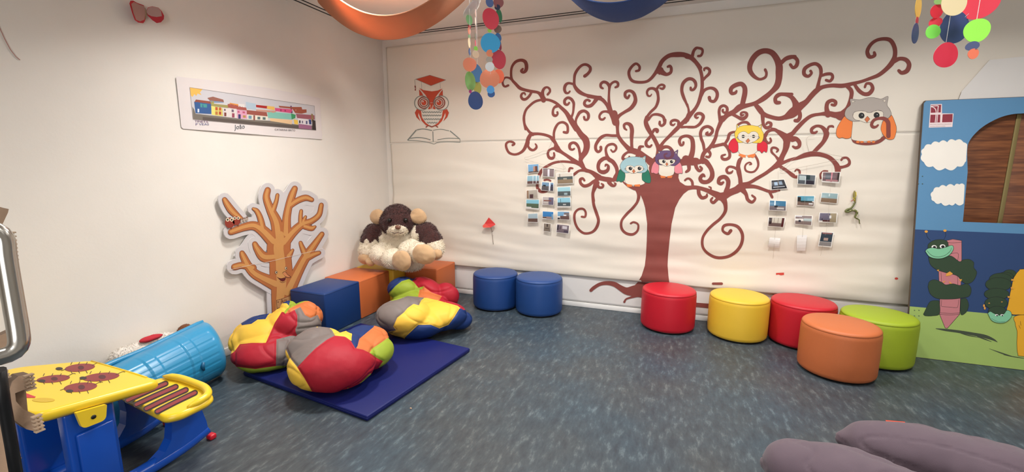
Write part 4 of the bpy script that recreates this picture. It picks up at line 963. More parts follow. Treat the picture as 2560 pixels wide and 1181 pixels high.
for l, c in (
 ([(665, 478), (745, 460), (890, 502), (900, 540), (870, 532), (700, 515)], (150, 98, 84)), ([(690, 512), (880, 535), (900, 545), (720, 545)], (120, 150, 180)),
 ([(480, 530), (720, 560), (722, 705), (500, 692)], (52, 92, 148)), ([(505, 500), (720, 528), (720, 562), (485, 535)], (146, 78, 62)), ([(565, 555), (660, 568), (660, 615), (570, 610)], (70, 150, 150)),
 ([(720, 590), (775, 600), (775, 722), (728, 715)], (226, 220, 120)), ([(775, 598), (878, 622), (885, 738), (775, 724)], (214, 200, 110)),
 ([(708, 520), (755, 525), (760, 560), (950, 580), (965, 622), (720, 590)], (160, 150, 90)), ([(708, 520), (755, 525), (760, 565), (715, 560)], (170, 196, 90)),
 ([(880, 618), (1078, 632), (1082, 762), (898, 742)], (222, 214, 210)), ([(950, 565), (985, 560), (1212, 615), (1220, 655), (1080, 640), (955, 612)], (164, 84, 74)),
 ([(980, 545), (1100, 568), (1102, 602), (985, 578)], (224, 150, 70)), ([(1100, 560), (1190, 568), (1190, 612), (1105, 602)], (226, 220, 216)),
 ([(1080, 640), (1218, 660), (1226, 772), (1086, 762)], (218, 160, 186)), ([(1205, 532), (1345, 560), (1352, 645), (1215, 625)], (176, 196, 210)),
 ([(1350, 575), (1505, 592), (1502, 628), (1352, 608)], (172, 36, 34)), ([(1505, 590), (1610, 602), (1612, 652), (1505, 632)], (232, 186, 96)),
 ([(1352, 640), (1640, 660), (1620, 690), (1352, 660)], (200, 150, 130)), ([(1218, 648), (1500, 680), (1512, 738), (1222, 708)], (156, 84, 72)),
 ([(1225, 710), (1515, 738), (1520, 795), (1230, 780)], (228, 222, 206)), ([(1508, 668), (1842, 700), (1852, 782), (1520, 758)], (132, 194, 178)),
 ([(1842, 694), (1908, 716), (1902, 762), (1852, 782)], (60, 150, 96)), ([(1668, 588), (1845, 605), (1990, 606), (2000, 640), (2060, 640), (2062, 684), (1990, 700), (1900, 690), (1862, 632), (1680, 612)], (162, 84, 62)),
 ([(1615, 618), (1862, 640), (1850, 692), (1620, 662)], (210, 82, 128)), ([(1885, 640), (1922, 648), (1920, 690), (1900, 692)], (220, 214, 212)),
 ([(1545, 762), (1862, 790), (1852, 850), (1550, 802)], (232, 196, 150)), ([(1910, 700), (2172, 722), (2176, 785), (1930, 762)], (160, 92, 104)),
 ([(1880, 778), (1938, 792), (1942, 852), (1890, 845)], (236, 196, 80)), ([(1938, 762), (2092, 782), (2100, 862), (1950, 842)], (226, 220, 222)),
 ([(1950, 842), (2130, 868), (2132, 922), (1950, 905)], (160, 104, 136)), ([(2085, 782), (2125, 785), (2128, 850), (2092, 846)], (40, 60, 120)),
 ([(2140, 780), (2186, 800), (2192, 930), (2142, 925)], (56, 44, 44)), ([(2125, 700), (2150, 705), (2160, 780), (2130, 820)], (150, 124, 84)), ([(1832, 590), (1850, 588), (1866, 690), (1840, 690)], (96, 52, 96))):
    P_(l, c, 2)
for x, y, w_, h_, c in ((540, 655, 24, 50, (210, 220, 235)), (795, 628, 34, 44, (190, 90, 50)), (845, 632, 30, 44, (190, 90, 50)), (795, 690, 34, 44, (190, 120, 60)), (845, 690, 30, 44, (180, 60, 50)),
 (912, 645, 22, 28, (110, 90, 100)), (1022, 658, 30, 36, (110, 90, 110)), (918, 708, 30, 52, (120, 60, 50)), (1030, 722, 36, 60, (150, 70, 90)), (1105, 672, 26, 26, (190, 90, 120)), (1178, 680, 34, 26, (190, 90, 120)),
 (1118, 738, 34, 60, (60, 60, 110)), (1186, 738, 40, 34, (180, 140, 80)), (1266, 748, 44, 44, (110, 150, 170)), (1325, 755, 24, 70, (140, 80, 70)), (1390, 760, 40, 36, (90, 110, 110)), (1464, 766, 40, 36, (90, 110, 110)),
 (1966, 812, 20, 40, (50, 46, 60)), (2003, 815, 14, 34, (90, 80, 110)), (2062, 822, 22, 44, (80, 80, 120)), (1700, 650, 16, 30, (150, 50, 90)), (1760, 655, 20, 22, (150, 50, 90))):
    P_([(x - w_ / 2, y - h_ / 2), (x + w_ / 2, y - h_ / 2 + 3), (x + w_ / 2, y + h_ / 2 + 3), (x - w_ / 2, y + h_ / 2)], c, 3)
a.sline(t([(420, 330), (2170, 590), (2195, 935), (465, 780), (420, 330)]), pm((150, 140, 138)), z + e * 4, .6)
a.out('coloured_houses', root, 'row of coloured houses under a yellow sun')
INK2 = pm((92, 86, 92))
text_px('handwriting', 'João', lw, .003, t([(1052, 918)])[0], t([(1196, 905)])[0], t([(1050, 855)])[0], pm((96, 100, 108)), root)
text_px('handwriting', 'CATARINA BRITO', lw, .003, t([(1612, 935)])[0], t([(1900, 948)])[0], t([(1612, 908)])[0], INK2, root)
text_px('handwriting', 'TINETA', lw, .003, t([(490, 820)])[0], t([(680, 828)])[0], t([(488, 790)])[0], pm((120, 90, 130)), root)
text_px('handwriting', 'P VEAS', lw, .003, t([(500, 862)])[0], t([(685, 862)])[0], t([(498, 832)])[0], pm((110, 110, 150)), root)

# ================================================================== butterfly decoration and cord on the left wall
root = empty('butterfly_decoration', on_x(366, 30, WL + .01), 'red and clear paper butterfly stuck high on the left wall', 'decoration')
RD = mat('red card', (186, 30, 44), .5); CL = mat('frosted plastic', (196, 158, 150), .3, alpha=.8)
s_ = 2560 / 560.
def bw(tilt):
    def f(px, py, off=0.): return on_x(px, py, WL + .012 + tilt * abs(px - 365) * .0012 + off)
    return f
for nm, out_, inn, tl in (('wing', [(1478, 40), (1490, 8), (1520, 6), (1560, 30), (1640, 60), (1670, 150), (1655, 240), (1635, 266), (1580, 258), (1540, 230), (1510, 150)],
                           [(1500, 45), (1530, 22), (1590, 50), (1650, 72), (1662, 150), (1650, 225), (1600, 245), (1555, 225), (1525, 150)], 1),
                          ('wing', [(1668, 140), (1690, 85), (1740, 72), (1810, 88), (1850, 130), (1876, 180), (1872, 220), (1840, 255), (1790, 264), (1740, 230), (1690, 180)],
                           [(1672, 135), (1695, 88), (1740, 74), (1810, 90), (1842, 130), (1850, 185), (1790, 195), (1730, 185), (1690, 165)], .8)):
    a = Art(bw(tl)); a.poly([(x / s_, y / s_) for x, y in out_], RD, 0); o = a.out(nm, root); md = o.modifiers.new('t', 'SOLIDIFY'); md.thickness = .0012
    a = Art(bw(tl)); a.poly([(x / s_, y / s_) for x, y in inn], CL, .003); o2 = a.out('clear_film', root); o2.parent = o; o2.matrix_parent_inverse = Matrix.Identity(4); o2.matrix_world = Matrix.Identity(4)
tubeo('body', [on_x(x / s_, y / s_, WL + .016) for x, y in ((1635, 65), (1655, 100), (1668, 150), (1665, 200), (1660, 225))], [.002, .004, .005, .004, .002], mat('twig', (150, 124, 96), .7), root)
tag(tubeo('wall_cord', [on_x(x, y, WL + .004) for x, y in ((-14, 40), (0, 72), (12, 98), (26, 124), (40, 142), (50, 150))], .0018, mat('rose cord', (180, 128, 120), .6)), 'thin rose cord hanging on the wall at the far upper left', 'cord')

# ================================================================== blue puppet theatre board leaning at the right
KB, YB = .12, 4.15
def bd(px, py, off=0.):
    d = ray(px, py); n_ = Vector((0, 1, -KB)); O = Vector((0, 0, EYE)); tt = (YB - n_.dot(O)) / n_.dot(d); p = O + d * tt
    return p + Vector((0, -1, KB)).normalized() * off
root = empty('theatre_board', (2.55, YB, 0), 'tall blue painted puppet theatre board with arched opening leaning at the right', 'board')
def bx(x, z, off=0.): return Vector((x, YB + KB * z, z)) + Vector((0, -1, KB)).normalized() * off
XB0, XB1, ZT = bd(2265, 890).x, 3.32, bd(2307, 252).z
op = [(2407, 555), (2418, 500), (2419, 430), (2418, 376), (2424, 352), (2444, 328), (2468, 310), (2500, 294), (2530, 286), (2560, 283.5)]
op = op[:1] + [(p[0], p[1]) for p in catmull(op[2:], 6)]
op3 = [bd(x, y) for x, y in op]; op2 = [(p.x, p.z) for p in op3]; xm = op2[-1][0] + .06; op2.append((xm, op2[-1][1] + .001))
hole = op2 + [(2 * xm - x, z_) for x, z_ in op2[::-1][1:]]; hole = clean(hole)
outer = [(XB0, 0.0), (XB1, 0.0), (XB1 + .03, ZT), (XB0 - .022, ZT), (XB0 - .032, ZT - .02)]
WOODE = mat('board edge', (84, 70, 58), .7)
bm = bmesh.new(); patch(bm, [outer, hole], lambda x, z_, o_: bx(x, z_, o_), 0, .25)
r = bmesh.ops.extrude_face_region(bm, geom=bm.faces[:]); vs = [v for v in r['geom'] if isinstance(v, bmesh.types.BMVert)]
bmesh.ops.translate(bm, vec=Vector((0, 1, -KB)).normalized() * .022, verts=vs)
for v in bm.verts: v.co.z = max(v.co.z, 0.001)
bm_obj('panel', bm, WOODE, root)['label'] = 'plywood sheet with raw dark edges'
def zat(px, py): return bd(px, py).z
zn = (zat(2283, 573) + zat(2560, 586)) / 2; zg = (zat(2280, 770) + zat(2560, 789)) / 2
fb = lambda x, z_, o_: bx(x, z_, o_)
SKY = mat('board sky blue', (88, 138, 178), .6, .08, 30, var=.05, vscale=3, stretch=(1, 1, 1)); NAVY = mat('board navy', (38, 66, 112), .6, var=.04); GRASS = mat('board green', (160, 186, 100), .6, .05, 20, var=.05)
a = Art(fb, .25)
xl = lambda z_: XB0 + .002 - .030 * z_ / ZT
a.poly([[(xl(zn), zn), (XB1, zn), (XB1 + .028, ZT - .003), (xl(ZT) + .012, ZT - .003), (xl(ZT), ZT - .02)], hole], SKY, .0008)
a.poly([(xl(zg), zg), (XB1, zg), (XB1, zn), (xl(zn), zn)], NAVY, .0008)
a.poly([(xl(0), .003), (XB1, .003), (XB1, zg), (xl(zg), zg)], GRASS, .0008)
a.out('painted_background', root, 'painted light sky, navy band and green ground')
TK = (2200, 0, 1.969); t = lambda p: tile(*TK, p)
def scallop(pts):
    cx_ = sum(p[0] for p in pts) / len(pts); cy_ = sum(p[1] for p in pts) / len(pts); out = []
    for p, q in zip(pts, pts[1:] + pts[:1]):
        L_ = math.hypot(q[0] - p[0], q[1] - p[1]); n_ = (q[1] - p[1], p[0] - q[0])
        for k in range(7):
            f = k / 7; b_ = .26 * math.sin(math.pi * f) if L_ < 80 else 0
            out.append((p[0] + (q[0] - p[0]) * f + n_[0] * b_ * -1 * SG, p[1] + (q[1] - p[1]) * f + n_[1] * b_ * -1 * SG))
    return out
SG = -1
for pts in ([(205, 760), (215, 730), (250, 712), (290, 702), (330, 700), (370, 692), (410, 700), (430, 730), (425, 770), (418, 800), (380, 820), (320, 829), (260, 820), (215, 800)],
            [(252, 972), (260, 942), (290, 922), (325, 918), (365, 915), (390, 908), (416, 912), (411, 1003), (370, 1002), (340, 1008), (300, 1000), (265, 992)]):
    a = Art(bd); pts_s = [(min(x, 2417 - (y - 376) * .061), y) for x, y in scallop(t(pts))]; a.poly(pts_s, mat('cloud white', (238, 232, 222), .6), .0016); a.sline(pts_s + pts_s[:1], pm((120, 156, 184)), .0020, .8)
    o = a.out('painted_cloud', root)
# printed emblem
TL = (2300, 250, 14.76); t = lambda p: tile(*TL, p)
a = Art(bd); MAR = pm((140, 44, 60)); LW_ = pm((234, 214, 214))
a.poly(t([(385, 165), (805, 150), (808, 500), (1235, 500), (1190, 1000), (320, 1025)]), LW_, .0016)
for q in ([(400, 195), (775, 180), (760, 465), (392, 478)], [(385, 550), (745, 545), (735, 832), (365, 842)], [(830, 535), (1200, 522), (1185, 820), (808, 830)]): a.poly(t(q), MAR, .0020)
a.line(t([(400, 235), (540, 225), (665, 225), (660, 300), (640, 560), (615, 830)]), LW_, .0024, 2.2)
a.line(t([(400, 255), (480, 275), (550, 330), (585, 410), (585, 560), (555, 830)]), LW_, .0024, 2.2)
a.out('printed_emblem', root, 'dark red and white emblem with arch lines')
text_px('emblem_lettering', 'BIBLIOTECA MUNICIPAL PROFESSOR', bd, .0024, t([(360, 915)])[0], t([(1140, 905)])[0], t([(362, 890)])[0], pm((150, 140, 138)), root)
text_px('emblem_lettering', 'MARIA FERNANDES', bd, .0024, t([(360, 985)])[0], t([(920, 978)])[0], t([(362, 962)])[0], pm((150, 140, 138)), root)
# caterpillars, crayon, yellow figure
TQ = (2280, 560, 3.936); t = lambda p: tile(*TQ, p)
GR = pm((44, 66, 44)); DKL = pm((24, 30, 26)); MINT = pm((128, 196, 156)); PK = pm((196, 122, 128)); OY = pm((226, 160, 64)); YE = pm((232, 170, 36))
a = Art(bd)
cr_ = [(335, 165), (400, 150), (488, 165), (488, 360), (480, 600), (475, 740), (468, 890), (345, 1030), (325, 1025), (270, 890), (272, 740), (265, 600), (260, 460), (330, 300)]
a.poly(t(cr_), PK, .0014); a.sline(t(cr_ + cr_[:1]), DKL, .0018, .9)
for l in ([(335, 180), (400, 188), (485, 180)], [(375, 295), (450, 290), (448, 370)], [(290, 750), (289, 790), (292, 812), (370, 820), (440, 824), (452, 800), (460, 745)], [(270, 875), (370, 882), (470, 878)], [(270, 890), (370, 897), (468, 890)], [(285, 480), (290, 590)], [(445, 500), (450, 600)]): a.line(t(l), DKL, .0018, .7)
a.out('painted_crayon', root, 'pink painted crayon')
a = Art(bd)
def seg(pts, m, k=0): a.poly([(p[0], p[1]) for p in catmull(t(pts + pts[:1]), 3)], m, .0022 + k * .0003); a.line(t(pts + pts[:1]), DKL, .0024 + k * .0003, .9)
seg([(110, 890), (145, 820), (180, 765), (250, 755), (268, 775), (268, 885), (200, 905), (130, 905)], GR)
seg([(476, 740), (530, 735), (555, 800), (530, 870), (478, 888)], GR)
seg([(155, 620), (170, 570), (220, 550), (290, 575), (330, 600), (400, 590), (470, 605), (540, 590), (580, 640), (560, 710), (480, 730), (380, 740), (250, 735), (180, 690)], GR, 1)
seg([(160, 330), (180, 400), (240, 450), (330, 480), (440, 510), (490, 565), (540, 590), (600, 560), (635, 480), (605, 430), (605, 380), (560, 350), (500, 355), (465, 372), (400, 325), (350, 315), (250, 340)], GR, 1)
seg([(155, 240), (160, 200), (210, 165), (280, 155), (340, 170), (355, 210), (340, 260), (250, 290), (170, 270)], GR, 2)
for x, y, r_ in ((215, 228, 26), (298, 222, 28)): a.poly(t(ell(x, y, r_, r_ * .72)), WHITE, .0034); a.poly(t(ell(x + 3, y + 3, r_ * .6, r_ * .5)), BLACK, .0038)
seg([(127, 270), (150, 245), (200, 235), (260, 245), (330, 230), (380, 212), (403, 222), (400, 260), (360, 310), (290, 340), (220, 340), (165, 320)], MINT, 6)
a.line(t([(145, 265), (190, 310), (250, 325), (320, 310), (370, 270), (385, 235)]), DKL, .0048, .7)
for l in ([(180, 162), (150, 130), (137, 82)], [(312, 155), (330, 115), (326, 70)]): a.line(t(l), DKL, .0024, .6)
for x, y in ((138, 76), (322, 67)): a.poly(t(ell(x, y, 16, 12)), OY, .0030)
for q in ([(335, 490), (370, 468), (400, 490), (370, 510), (330, 515)], [(240, 455), (265, 450), (258, 470)], [(455, 545), (490, 545), (478, 570)], [(358, 562), (395, 590), (370, 588)], [(300, 570), (330, 560), (310, 580)]): a.poly(t(q), OY, .0034)
a.out('painted_caterpillar', root, 'smiling green caterpillar wrapped round the pink crayon')
a = Art(bd)
for i_, (cx_, cy_, rx, ry) in enumerate(((958, 490, 62, 38), (915, 520, 80, 44), (868, 545, 110, 60), (848, 595, 128, 66), (830, 690, 122, 56), (825, 780, 112, 62), (835, 860, 90, 50))):
    pts = ell(cx_, cy_, rx, ry, 26); a.poly(t(pts), GR, .0026 + i_ * .0003); a.line(t(pts + pts[:1]), DKL, .0026 + i_ * .0003 + .00012, .9)
for x, y in ((704, 805), (712, 830), (755, 780), (880, 768)): a.poly(t(ell(x, y, 9, 14 if x < 740 else 4)), OY, .0050)
q = [(740, 880), (765, 862), (800, 880), (850, 900), (900, 885), (930, 850), (968, 868), (972, 915), (920, 965), (850, 975), (780, 950)]
a.poly([(p[0], p[1]) for p in catmull(t(q + q[:1]), 3)], MINT, .0050); a.line(t(q + q[:1]), DKL, .0053, .8); a.line(t([(775, 930), (840, 962), (910, 962)]), DKL, .0053, .6)
for x in (828, 880): a.poly(t(ell(x, 898, 16, 9)), WHITE, .0054); a.poly(t(ell(x + 4, 902, 8, 6)), BLACK, .0058)
a.out('painted_caterpillar', root, 'green caterpillar hanging head down beside the yellow shape')
a = Art(bd)
q = [(1500, 445), (1102, 445), (1050, 462), (1000, 530), (980, 610), (960, 700), (945, 790), (932, 850), (975, 890), (1102, 896), (1500, 900)]
q = t(q); q = [(c_[0], c_[1]) for c_ in catmull(q, 3)]; a.poly(q, YE, .0014); a.sline(q, DKL, .0018, .9)
q = [(1500, 900), (1042, 900), (1015, 985), (1032, 1060), (1030, 1180), (1040, 1280), (1090, 1305), (1500, 1330)]
q = t(q); q = [(c_[0], c_[1]) for c_ in catmull(q, 3)]; a.poly(q, YE, .0014); a.sline(q, DKL, .0018, .9); a.line(t([(1050, 1000), (1065, 1030)]), DKL, .0018, .8); a.line(t([(1065, 960), (1070, 1000)]), DKL, .0018, .8)
for x, y in ((985, 552), (980, 632), (950, 720)): a.poly(t([(x - 14, y - 10), (x + 12, y - 6), (x + 16, y + 12), (x, y + 6), (x - 10, y + 10)]), OY, .0046)
a.out('painted_yellow_figure', root, 'large yellow painted shape cut by the edge of view')
a = Art(bd); SH = pm((64, 74, 56))
a.line(t([(235, 1032, 6), (330, 1045, 22), (450, 1060, 26), (600, 1085, 30), (720, 1110, 34), (800, 1140, 20), (840, 1165, 4)]), SH, .0014)
for q in ([(640, 1110, 4), (700, 1130, 12), (780, 1160, 4)], [(760, 1230, 3), (900, 1280, 12), (1000, 1310, 4)], [(480, 1078, 6), (560, 1100, 10), (660, 1120, 2)], [(900, 1290, 3), (1020, 1312, 8), (1150, 1330, 3)]): a.line(t(q), SH, .0014)
a.out('painted_shadow_stroke', root, 'dark dry-brush stroke on the painted green ground')
bm = bmesh.new()
for px_, py_2 in ((2296, 441), (2306, 441), (2296, 460), (2306, 460), (2286, 776), (2297, 776), (2286, 790), (2297, 790)):
    p = bd(px_, py_2, .001); bmesh.ops.create_uvsphere(bm, u_segments=8, v_segments=5, radius=.004, matrix=Matrix.Translation(p))
bm_obj('screws', bm, mat('screw', (96, 110, 96), .4, metal=.6), root)['kind'] = 'stuff'
# wooden cupboard doors seen through the opening
root = empty('wooden_cupboard', (2.5, WB - .01, 0), 'brown wooden cupboard doors seen through the arch of the blue board', 'cupboard')
def woodm():
    m = bpy.data.materials.new('brown wood'); m.use_nodes = True; nt = m.node_tree; b = nt.nodes['Principled BSDF']; N = nt.nodes.new; L = nt.links.new
    tc = N('ShaderNodeTexCoord'); mp = N('ShaderNodeMapping'); mp.inputs['Scale'].default_value = (1.2, 1, 14); L(tc.outputs['Object'], mp.inputs[0])
    n = N('ShaderNodeTexNoise'); n.inputs['Scale'].default_value = 4; n.inputs['Detail'].default_value = 7; L(mp.outputs[0], n.inputs[0])
    r_ = N('ShaderNodeValToRGB'); e_ = r_.color_ramp.elements; e_[0].position = .35; e_[0].color = lin((96, 54, 34)); e_[1].position = .68; e_[1].color = lin((146, 90, 54)); L(n.outputs['Fac'], r_.inputs[0]); L(r_.outputs[0], b.inputs['Base Color'])
    b.inputs['Roughness'].default_value = .4; return m
WD = woodm(); g0, g1 = WB - .047, WB - .035
ys = WB - .037
sx = on_y(2528, 330, ys).x; sx2 = on_y(2512, 550, ys).x; sx = (sx + sx2) / 2
boxo('door', (1.95, ys, .5), (sx - .014, ys + .018, 1.93), WD, root, .002)
boxo('door', (sx + .014, ys, .5), (3.2, ys + .018, 1.93), WD, root, .002)
boxo('metal_strip', (sx - .013, ys - .004, .5), (sx + .013, ys + .012, 1.93), mat('dull brass', (150, 134, 88), .4, metal=.5), root, .001)
# ================================================================== child's desk with attached bench (left foreground)
YEL = mat('yellow plastic', (236, 200, 44), .28, spec=.5); BLU = mat('blue plastic', (18, 74, 172), .22, spec=.5); REDP = mat('red plastic', (196, 24, 44), .35)
LB = mat('ladybird print', (132, 30, 34), .4); INKB = mat('print black', (38, 22, 24), .45)
root = empty('play_desk', (-2.6, 1.15, 0), 'yellow and blue plastic children\'s desk with attached striped bench', 'desk')
def slab(outline, ztop, thick, bev=.012):
    """outline: (x, y) ; ztop(y) gives the height of the upper face"""
    bm = bmesh.new(); n = len(outline)
    def inset(P, d):
        c = Vector((sum(p[0] for p in P) / len(P), sum(p[1] for p in P) / len(P)))
        return [tuple(Vector(p) + (c - Vector(p)).normalized() * d) for p in P]
    L = [(inset(outline, bev), 0), (inset(outline, bev * .3), -bev * .3), (outline, -bev), (outline, -thick + bev), (inset(outline, bev), -thick)]
    R_ = [[bm.verts.new((p[0], p[1], ztop(p[0], p[1]) + dz)) for p in P] for P, dz in L]
    bm.faces.new(R_[0]); bm.faces.new(R_[-1][::-1])
    for A, B in zip(R_, R_[1:]):
        for k in range(n): bm.faces.new((A[k], A[(k + 1) % n], B[(k + 1) % n], B[k])).smooth = True
    return bm
def smooth_loop(P, step=.02): return clean([(p[0], p[1]) for p in catmull(P + P[:1], step)][:-1])
def roundpoly(P, r, n=5):
    out = []; m = len(P)
    for i in range(m):
        a, b, c = Vector(P[i - 1]), Vector(P[i]), Vector(P[(i + 1) % m]); rr = r[i] if isinstance(r, (list, tuple)) else r
        u = (a - b).normalized(); v = (c - b).normalized(); p, q = b + u * rr, b + v * rr
        for k in range(n + 1): t_ = k / n; out.append(tuple((p * (1 - t_) + b * t_) * (1 - t_) + (b * (1 - t_) + q * t_) * t_))
    return out
def zdesk(x, y): return .47 + (1.25 - y) / .42 * .06
OUT = roundpoly([(-2.87, 1.275), (-2.29, 1.245), (-2.305, .815), (-2.58, .835), (-2.80, .865), (-3.02, .93), (-3.05, 1.05)], [.05, .03, .05, .03, .03, .05, .05])
bm = slab(OUT, zdesk, .048, .016)
bmesh.ops.recalc_face_normals(bm, faces=bm.faces[:]); top = bm_obj('tabletop', bm, YEL, root)
top['label'] = 'slanted yellow tabletop'
def sub(o, parent):
    mw = o.matrix_world.copy(); o.parent = parent; o.matrix_parent_inverse = Matrix.Identity(4)
    o.matrix_local = Matrix.Identity(4) if parent.parent is None else Matrix.Identity(4)
def desk(px, py, off=0.):
    # sight line meets the slanted top
    n_ = Vector((0, .06 / .42, 1)); p0_ = Vector((0, 1.25, .47)); O = Vector((0, 0, EYE)); d = ray(px, py)
    return O + d * ((p0_ - O).dot(n_) / d.dot(n_)) + n_.normalized() * off
TT = (0, 860, 3.68); t = lambda p: tile(*TT, p)
for cx_, cy_, rx, ry, hx, hy in ((735, 222, 140, 36, 545, 232), (490, 325, 155, 34, 385, 345), (930, 308, 170, 38, 765, 318), (740, 402, 155, 42, 640, 438)):
    a = Art(desk); ang = -.10
    pts = [(cx_ + rx * math.cos(q) * math.cos(ang) - ry * math.sin(q) * math.sin(ang), cy_ + rx * math.cos(q) * math.sin(ang) + ry * math.sin(q) * math.cos(ang)) for q in [2 * math.pi * k / 24 for k in range(24)]]
    a.poly(t(pts), LB, .0010); a.poly(t(ell(cx_ + 10, cy_, rx * .20, ry * .5)), pm((86, 44, 48)), .0014)
    a.poly(t(ell(hx, hy, 34, 14)), INKB, .0014)
    for sx in (-.6, -.1, .4):
        for sy in (-1, 1): a.line(t([(cx_ + rx * sx, cy_ + sy * ry * .8), (cx_ + rx * sx + 12, cy_ + sy * (ry + 14))]), INKB, .0012, 1.6)
    a.line(t([(cx_ + rx * .8, cy_ - 20), (cx_ + rx + 25, cy_ - 48), (cx_ + rx + 50, cy_ - 46)]), INKB, .0012, 1.2)
    a.line(t([(cx_ - rx * .9, cy_ + 12), (cx_ - rx - 30, cy_ + 28)]), INKB, .0012, 1.2)
    o = a.out('ladybird_print', root)
a = Art(desk); a.poly(t([(190, 440), (330, 490), (320, 500), (200, 500)]), REDP, .0012); a.poly(t([(20, 372), (85, 400), (78, 440), (32, 420)]), REDP, .0012)
a.out('red_pencil_tray', root)
a = Art(desk); a.poly(t(ell(400, 520, 105, 20)), mat('yellow recess', (206, 170, 36), .4), .0010); a.out('cup_recess', root)
tubeo('front_lip', [desk(*q, .001) for q in t([(840, 160), (1000, 205), (1180, 258), (1350, 312)])], .004, YEL, root, 6)
# bench seat
ZS = .31
def zs(x, y): return ZS
so = roundpoly([(-2.70, 1.268), (-2.23, 1.205), (-2.185, 1.26), (-2.18, 1.42), (-2.30, 1.475), (-2.50, 1.495), (-2.69, 1.47)], [.04, .03, .03, .05, .05, .05, .05])
bm = slab(so, zs, .045, .018)
seat = bm_obj('bench_seat', bm, YEL, root)
bm = bmesh.new()
pts = [Vector((x, y, ZS + .004 + .010 * k_)) for x, y, k_ in ((-2.205, 1.30, 0), (-2.20, 1.36, .5), (-2.215, 1.41, 1), (-2.30, 1.452, 1), (-2.42, 1.468, 1), (-2.54, 1.475, 1), (-2.65, 1.46, .8))]
C_ = catmull([tuple(p) for p in pts], .02); tube(bm, [Vector(p) for p in C_], [.019 * min(1, .3 + .25 * min(i, len(C_) - 1 - i)) for i in range(len(C_))], 12); bm_obj('seat_rim', bm, YEL, root)
def seatp(px, py, off=0.): return on_z(px, py, ZS + .0006 + off)
TS = (250, 780, 3.81); t = lambda p: tile(*TS, p)
a = Art(seatp); st = mat('bench stripe', (136, 44, 50), .5)
for (x0, y0), (x1, y1) in (((262, 845), (625, 685)), ((345, 885), (722, 715)), ((440, 925), (818, 745)), ((545, 952), (905, 772))):
    L_ = [(x0, y0), ((x0 + x1) / 2 - 6, (y0 + y1) / 2 + 0), (x1, y1)]
    a.line(t(L_), INKB, 0, 15); a.line(t(L_), st, .0012, 7.5)
o = a.out('seat_stripes', root, 'dark red and black stripes across the bench seat')
# frames: side foot rails with posts
def rail(x):
    bm = bmesh.new()
    P = [(x, .70, .035), (x, .9, .035), (x, 1.15, .035), (x, 1.32, .045), (x, 1.42, .065), (x, 1.455, .075)]
    C = catmull(P, .02); R1 = [.034] * len(C)
    tube(bm, [Vector(p) for p in C], R1, 10)
    for v in bm.verts: v.co.z = max(v.co.z, .002)
    # post under the bench, flaring into the rail
    prof = [(1.45, .07), (1.445, .13), (1.43, .20), (1.425, ZS - .03)]; prof2 = [(1.18, .055), (1.235, .085), (1.268, .13), (1.28, .20), (1.275, ZS - .03)]
    for hw in (1,):
        A = [bm.verts.new((x - .028, y, z_)) for y, z_ in prof]; B = [bm.verts.new((x - .028, y, z_)) for y, z_ in [prof2[0]] + prof2[1:]]
        A2 = [bm.verts.new((x + .028, y, z_)) for y, z_ in prof]; B2 = [bm.verts.new((x + .028, y, z_)) for y, z_ in prof2]
        for S, T_ in ((A, B), (A2, B2)):
            bm.faces.new([*S, *T_[::-1]])
        for S, S2 in ((A, A2), (B, B2)):
            for k in range(len(S) - 1): bm.faces.new((S[k], S[k + 1], S2[k + 1], S2[k]))
    o = bm_obj('side_frame', bm, BLU, root); return o
rail(-2.335); rail(-2.70)
def leg(x0, x1, y0, y1, nm='leg'):
    bm = bmesh.new(); vs = box(bm, (x0, y0, .03), (x1, y1, zdesk(0, (y0 + y1) / 2) - .036), .014, 3); o = bm_obj(nm, bm, BLU, root); sharp_smooth(o, 50); return o
leg(-2.385, -2.325, .90, 1.075); leg(-2.77, -2.71, .90, 1.08)
boxo('leg_cover', (-2.322, .925, .06), (-2.306, 1.055, .37), BLU, root, .006)
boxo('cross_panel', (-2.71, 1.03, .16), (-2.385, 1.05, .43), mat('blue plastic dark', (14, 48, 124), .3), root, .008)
def brk(x):
    bm = bmesh.new(); P = roundpoly([(.925, .48), (1.03, .462), (1.018, .395), (.937, .40)], [.006, .006, .02, .02])
    A = [bm.verts.new((x, y, z_)) for y, z_ in P]; B = [bm.verts.new((x + .016, y, z_)) for y, z_ in P]
    bm.faces.new(A); bm.faces.new(B[::-1])
    for k in range(len(P)): bm.faces.new((A[k], A[(k + 1) % len(P)], B[(k + 1) % len(P)], B[k]))
    b_ = bm_obj('bracket', bm, YEL, root); b_['label'] = 'yellow bracket with a round hole'
    bm = bmesh.new(); lathe(bm, [(0, 0), (.009, 0), (.009, .002), (0, .002)], (0, 0, 0), 16)
    bmesh.ops.transform(bm, matrix=Matrix.Translation((x + .0165, .978, .432)) @ Matrix.Rotation(math.pi / 2, 4, 'Y'), verts=bm.verts[:])
    bm_obj('bolt_hole', bm, BLACK, root)
brk(-2.300)
for x in (-2.335, -2.70):
    boxo('foot', (x - .022, 1.46, .0), (x + .022, 1.495, .03), REDP, root, .008)
boxo('foot_plate', (-2.74, .80, .0), (-2.42, 1.0, .022), REDP, root, .006)

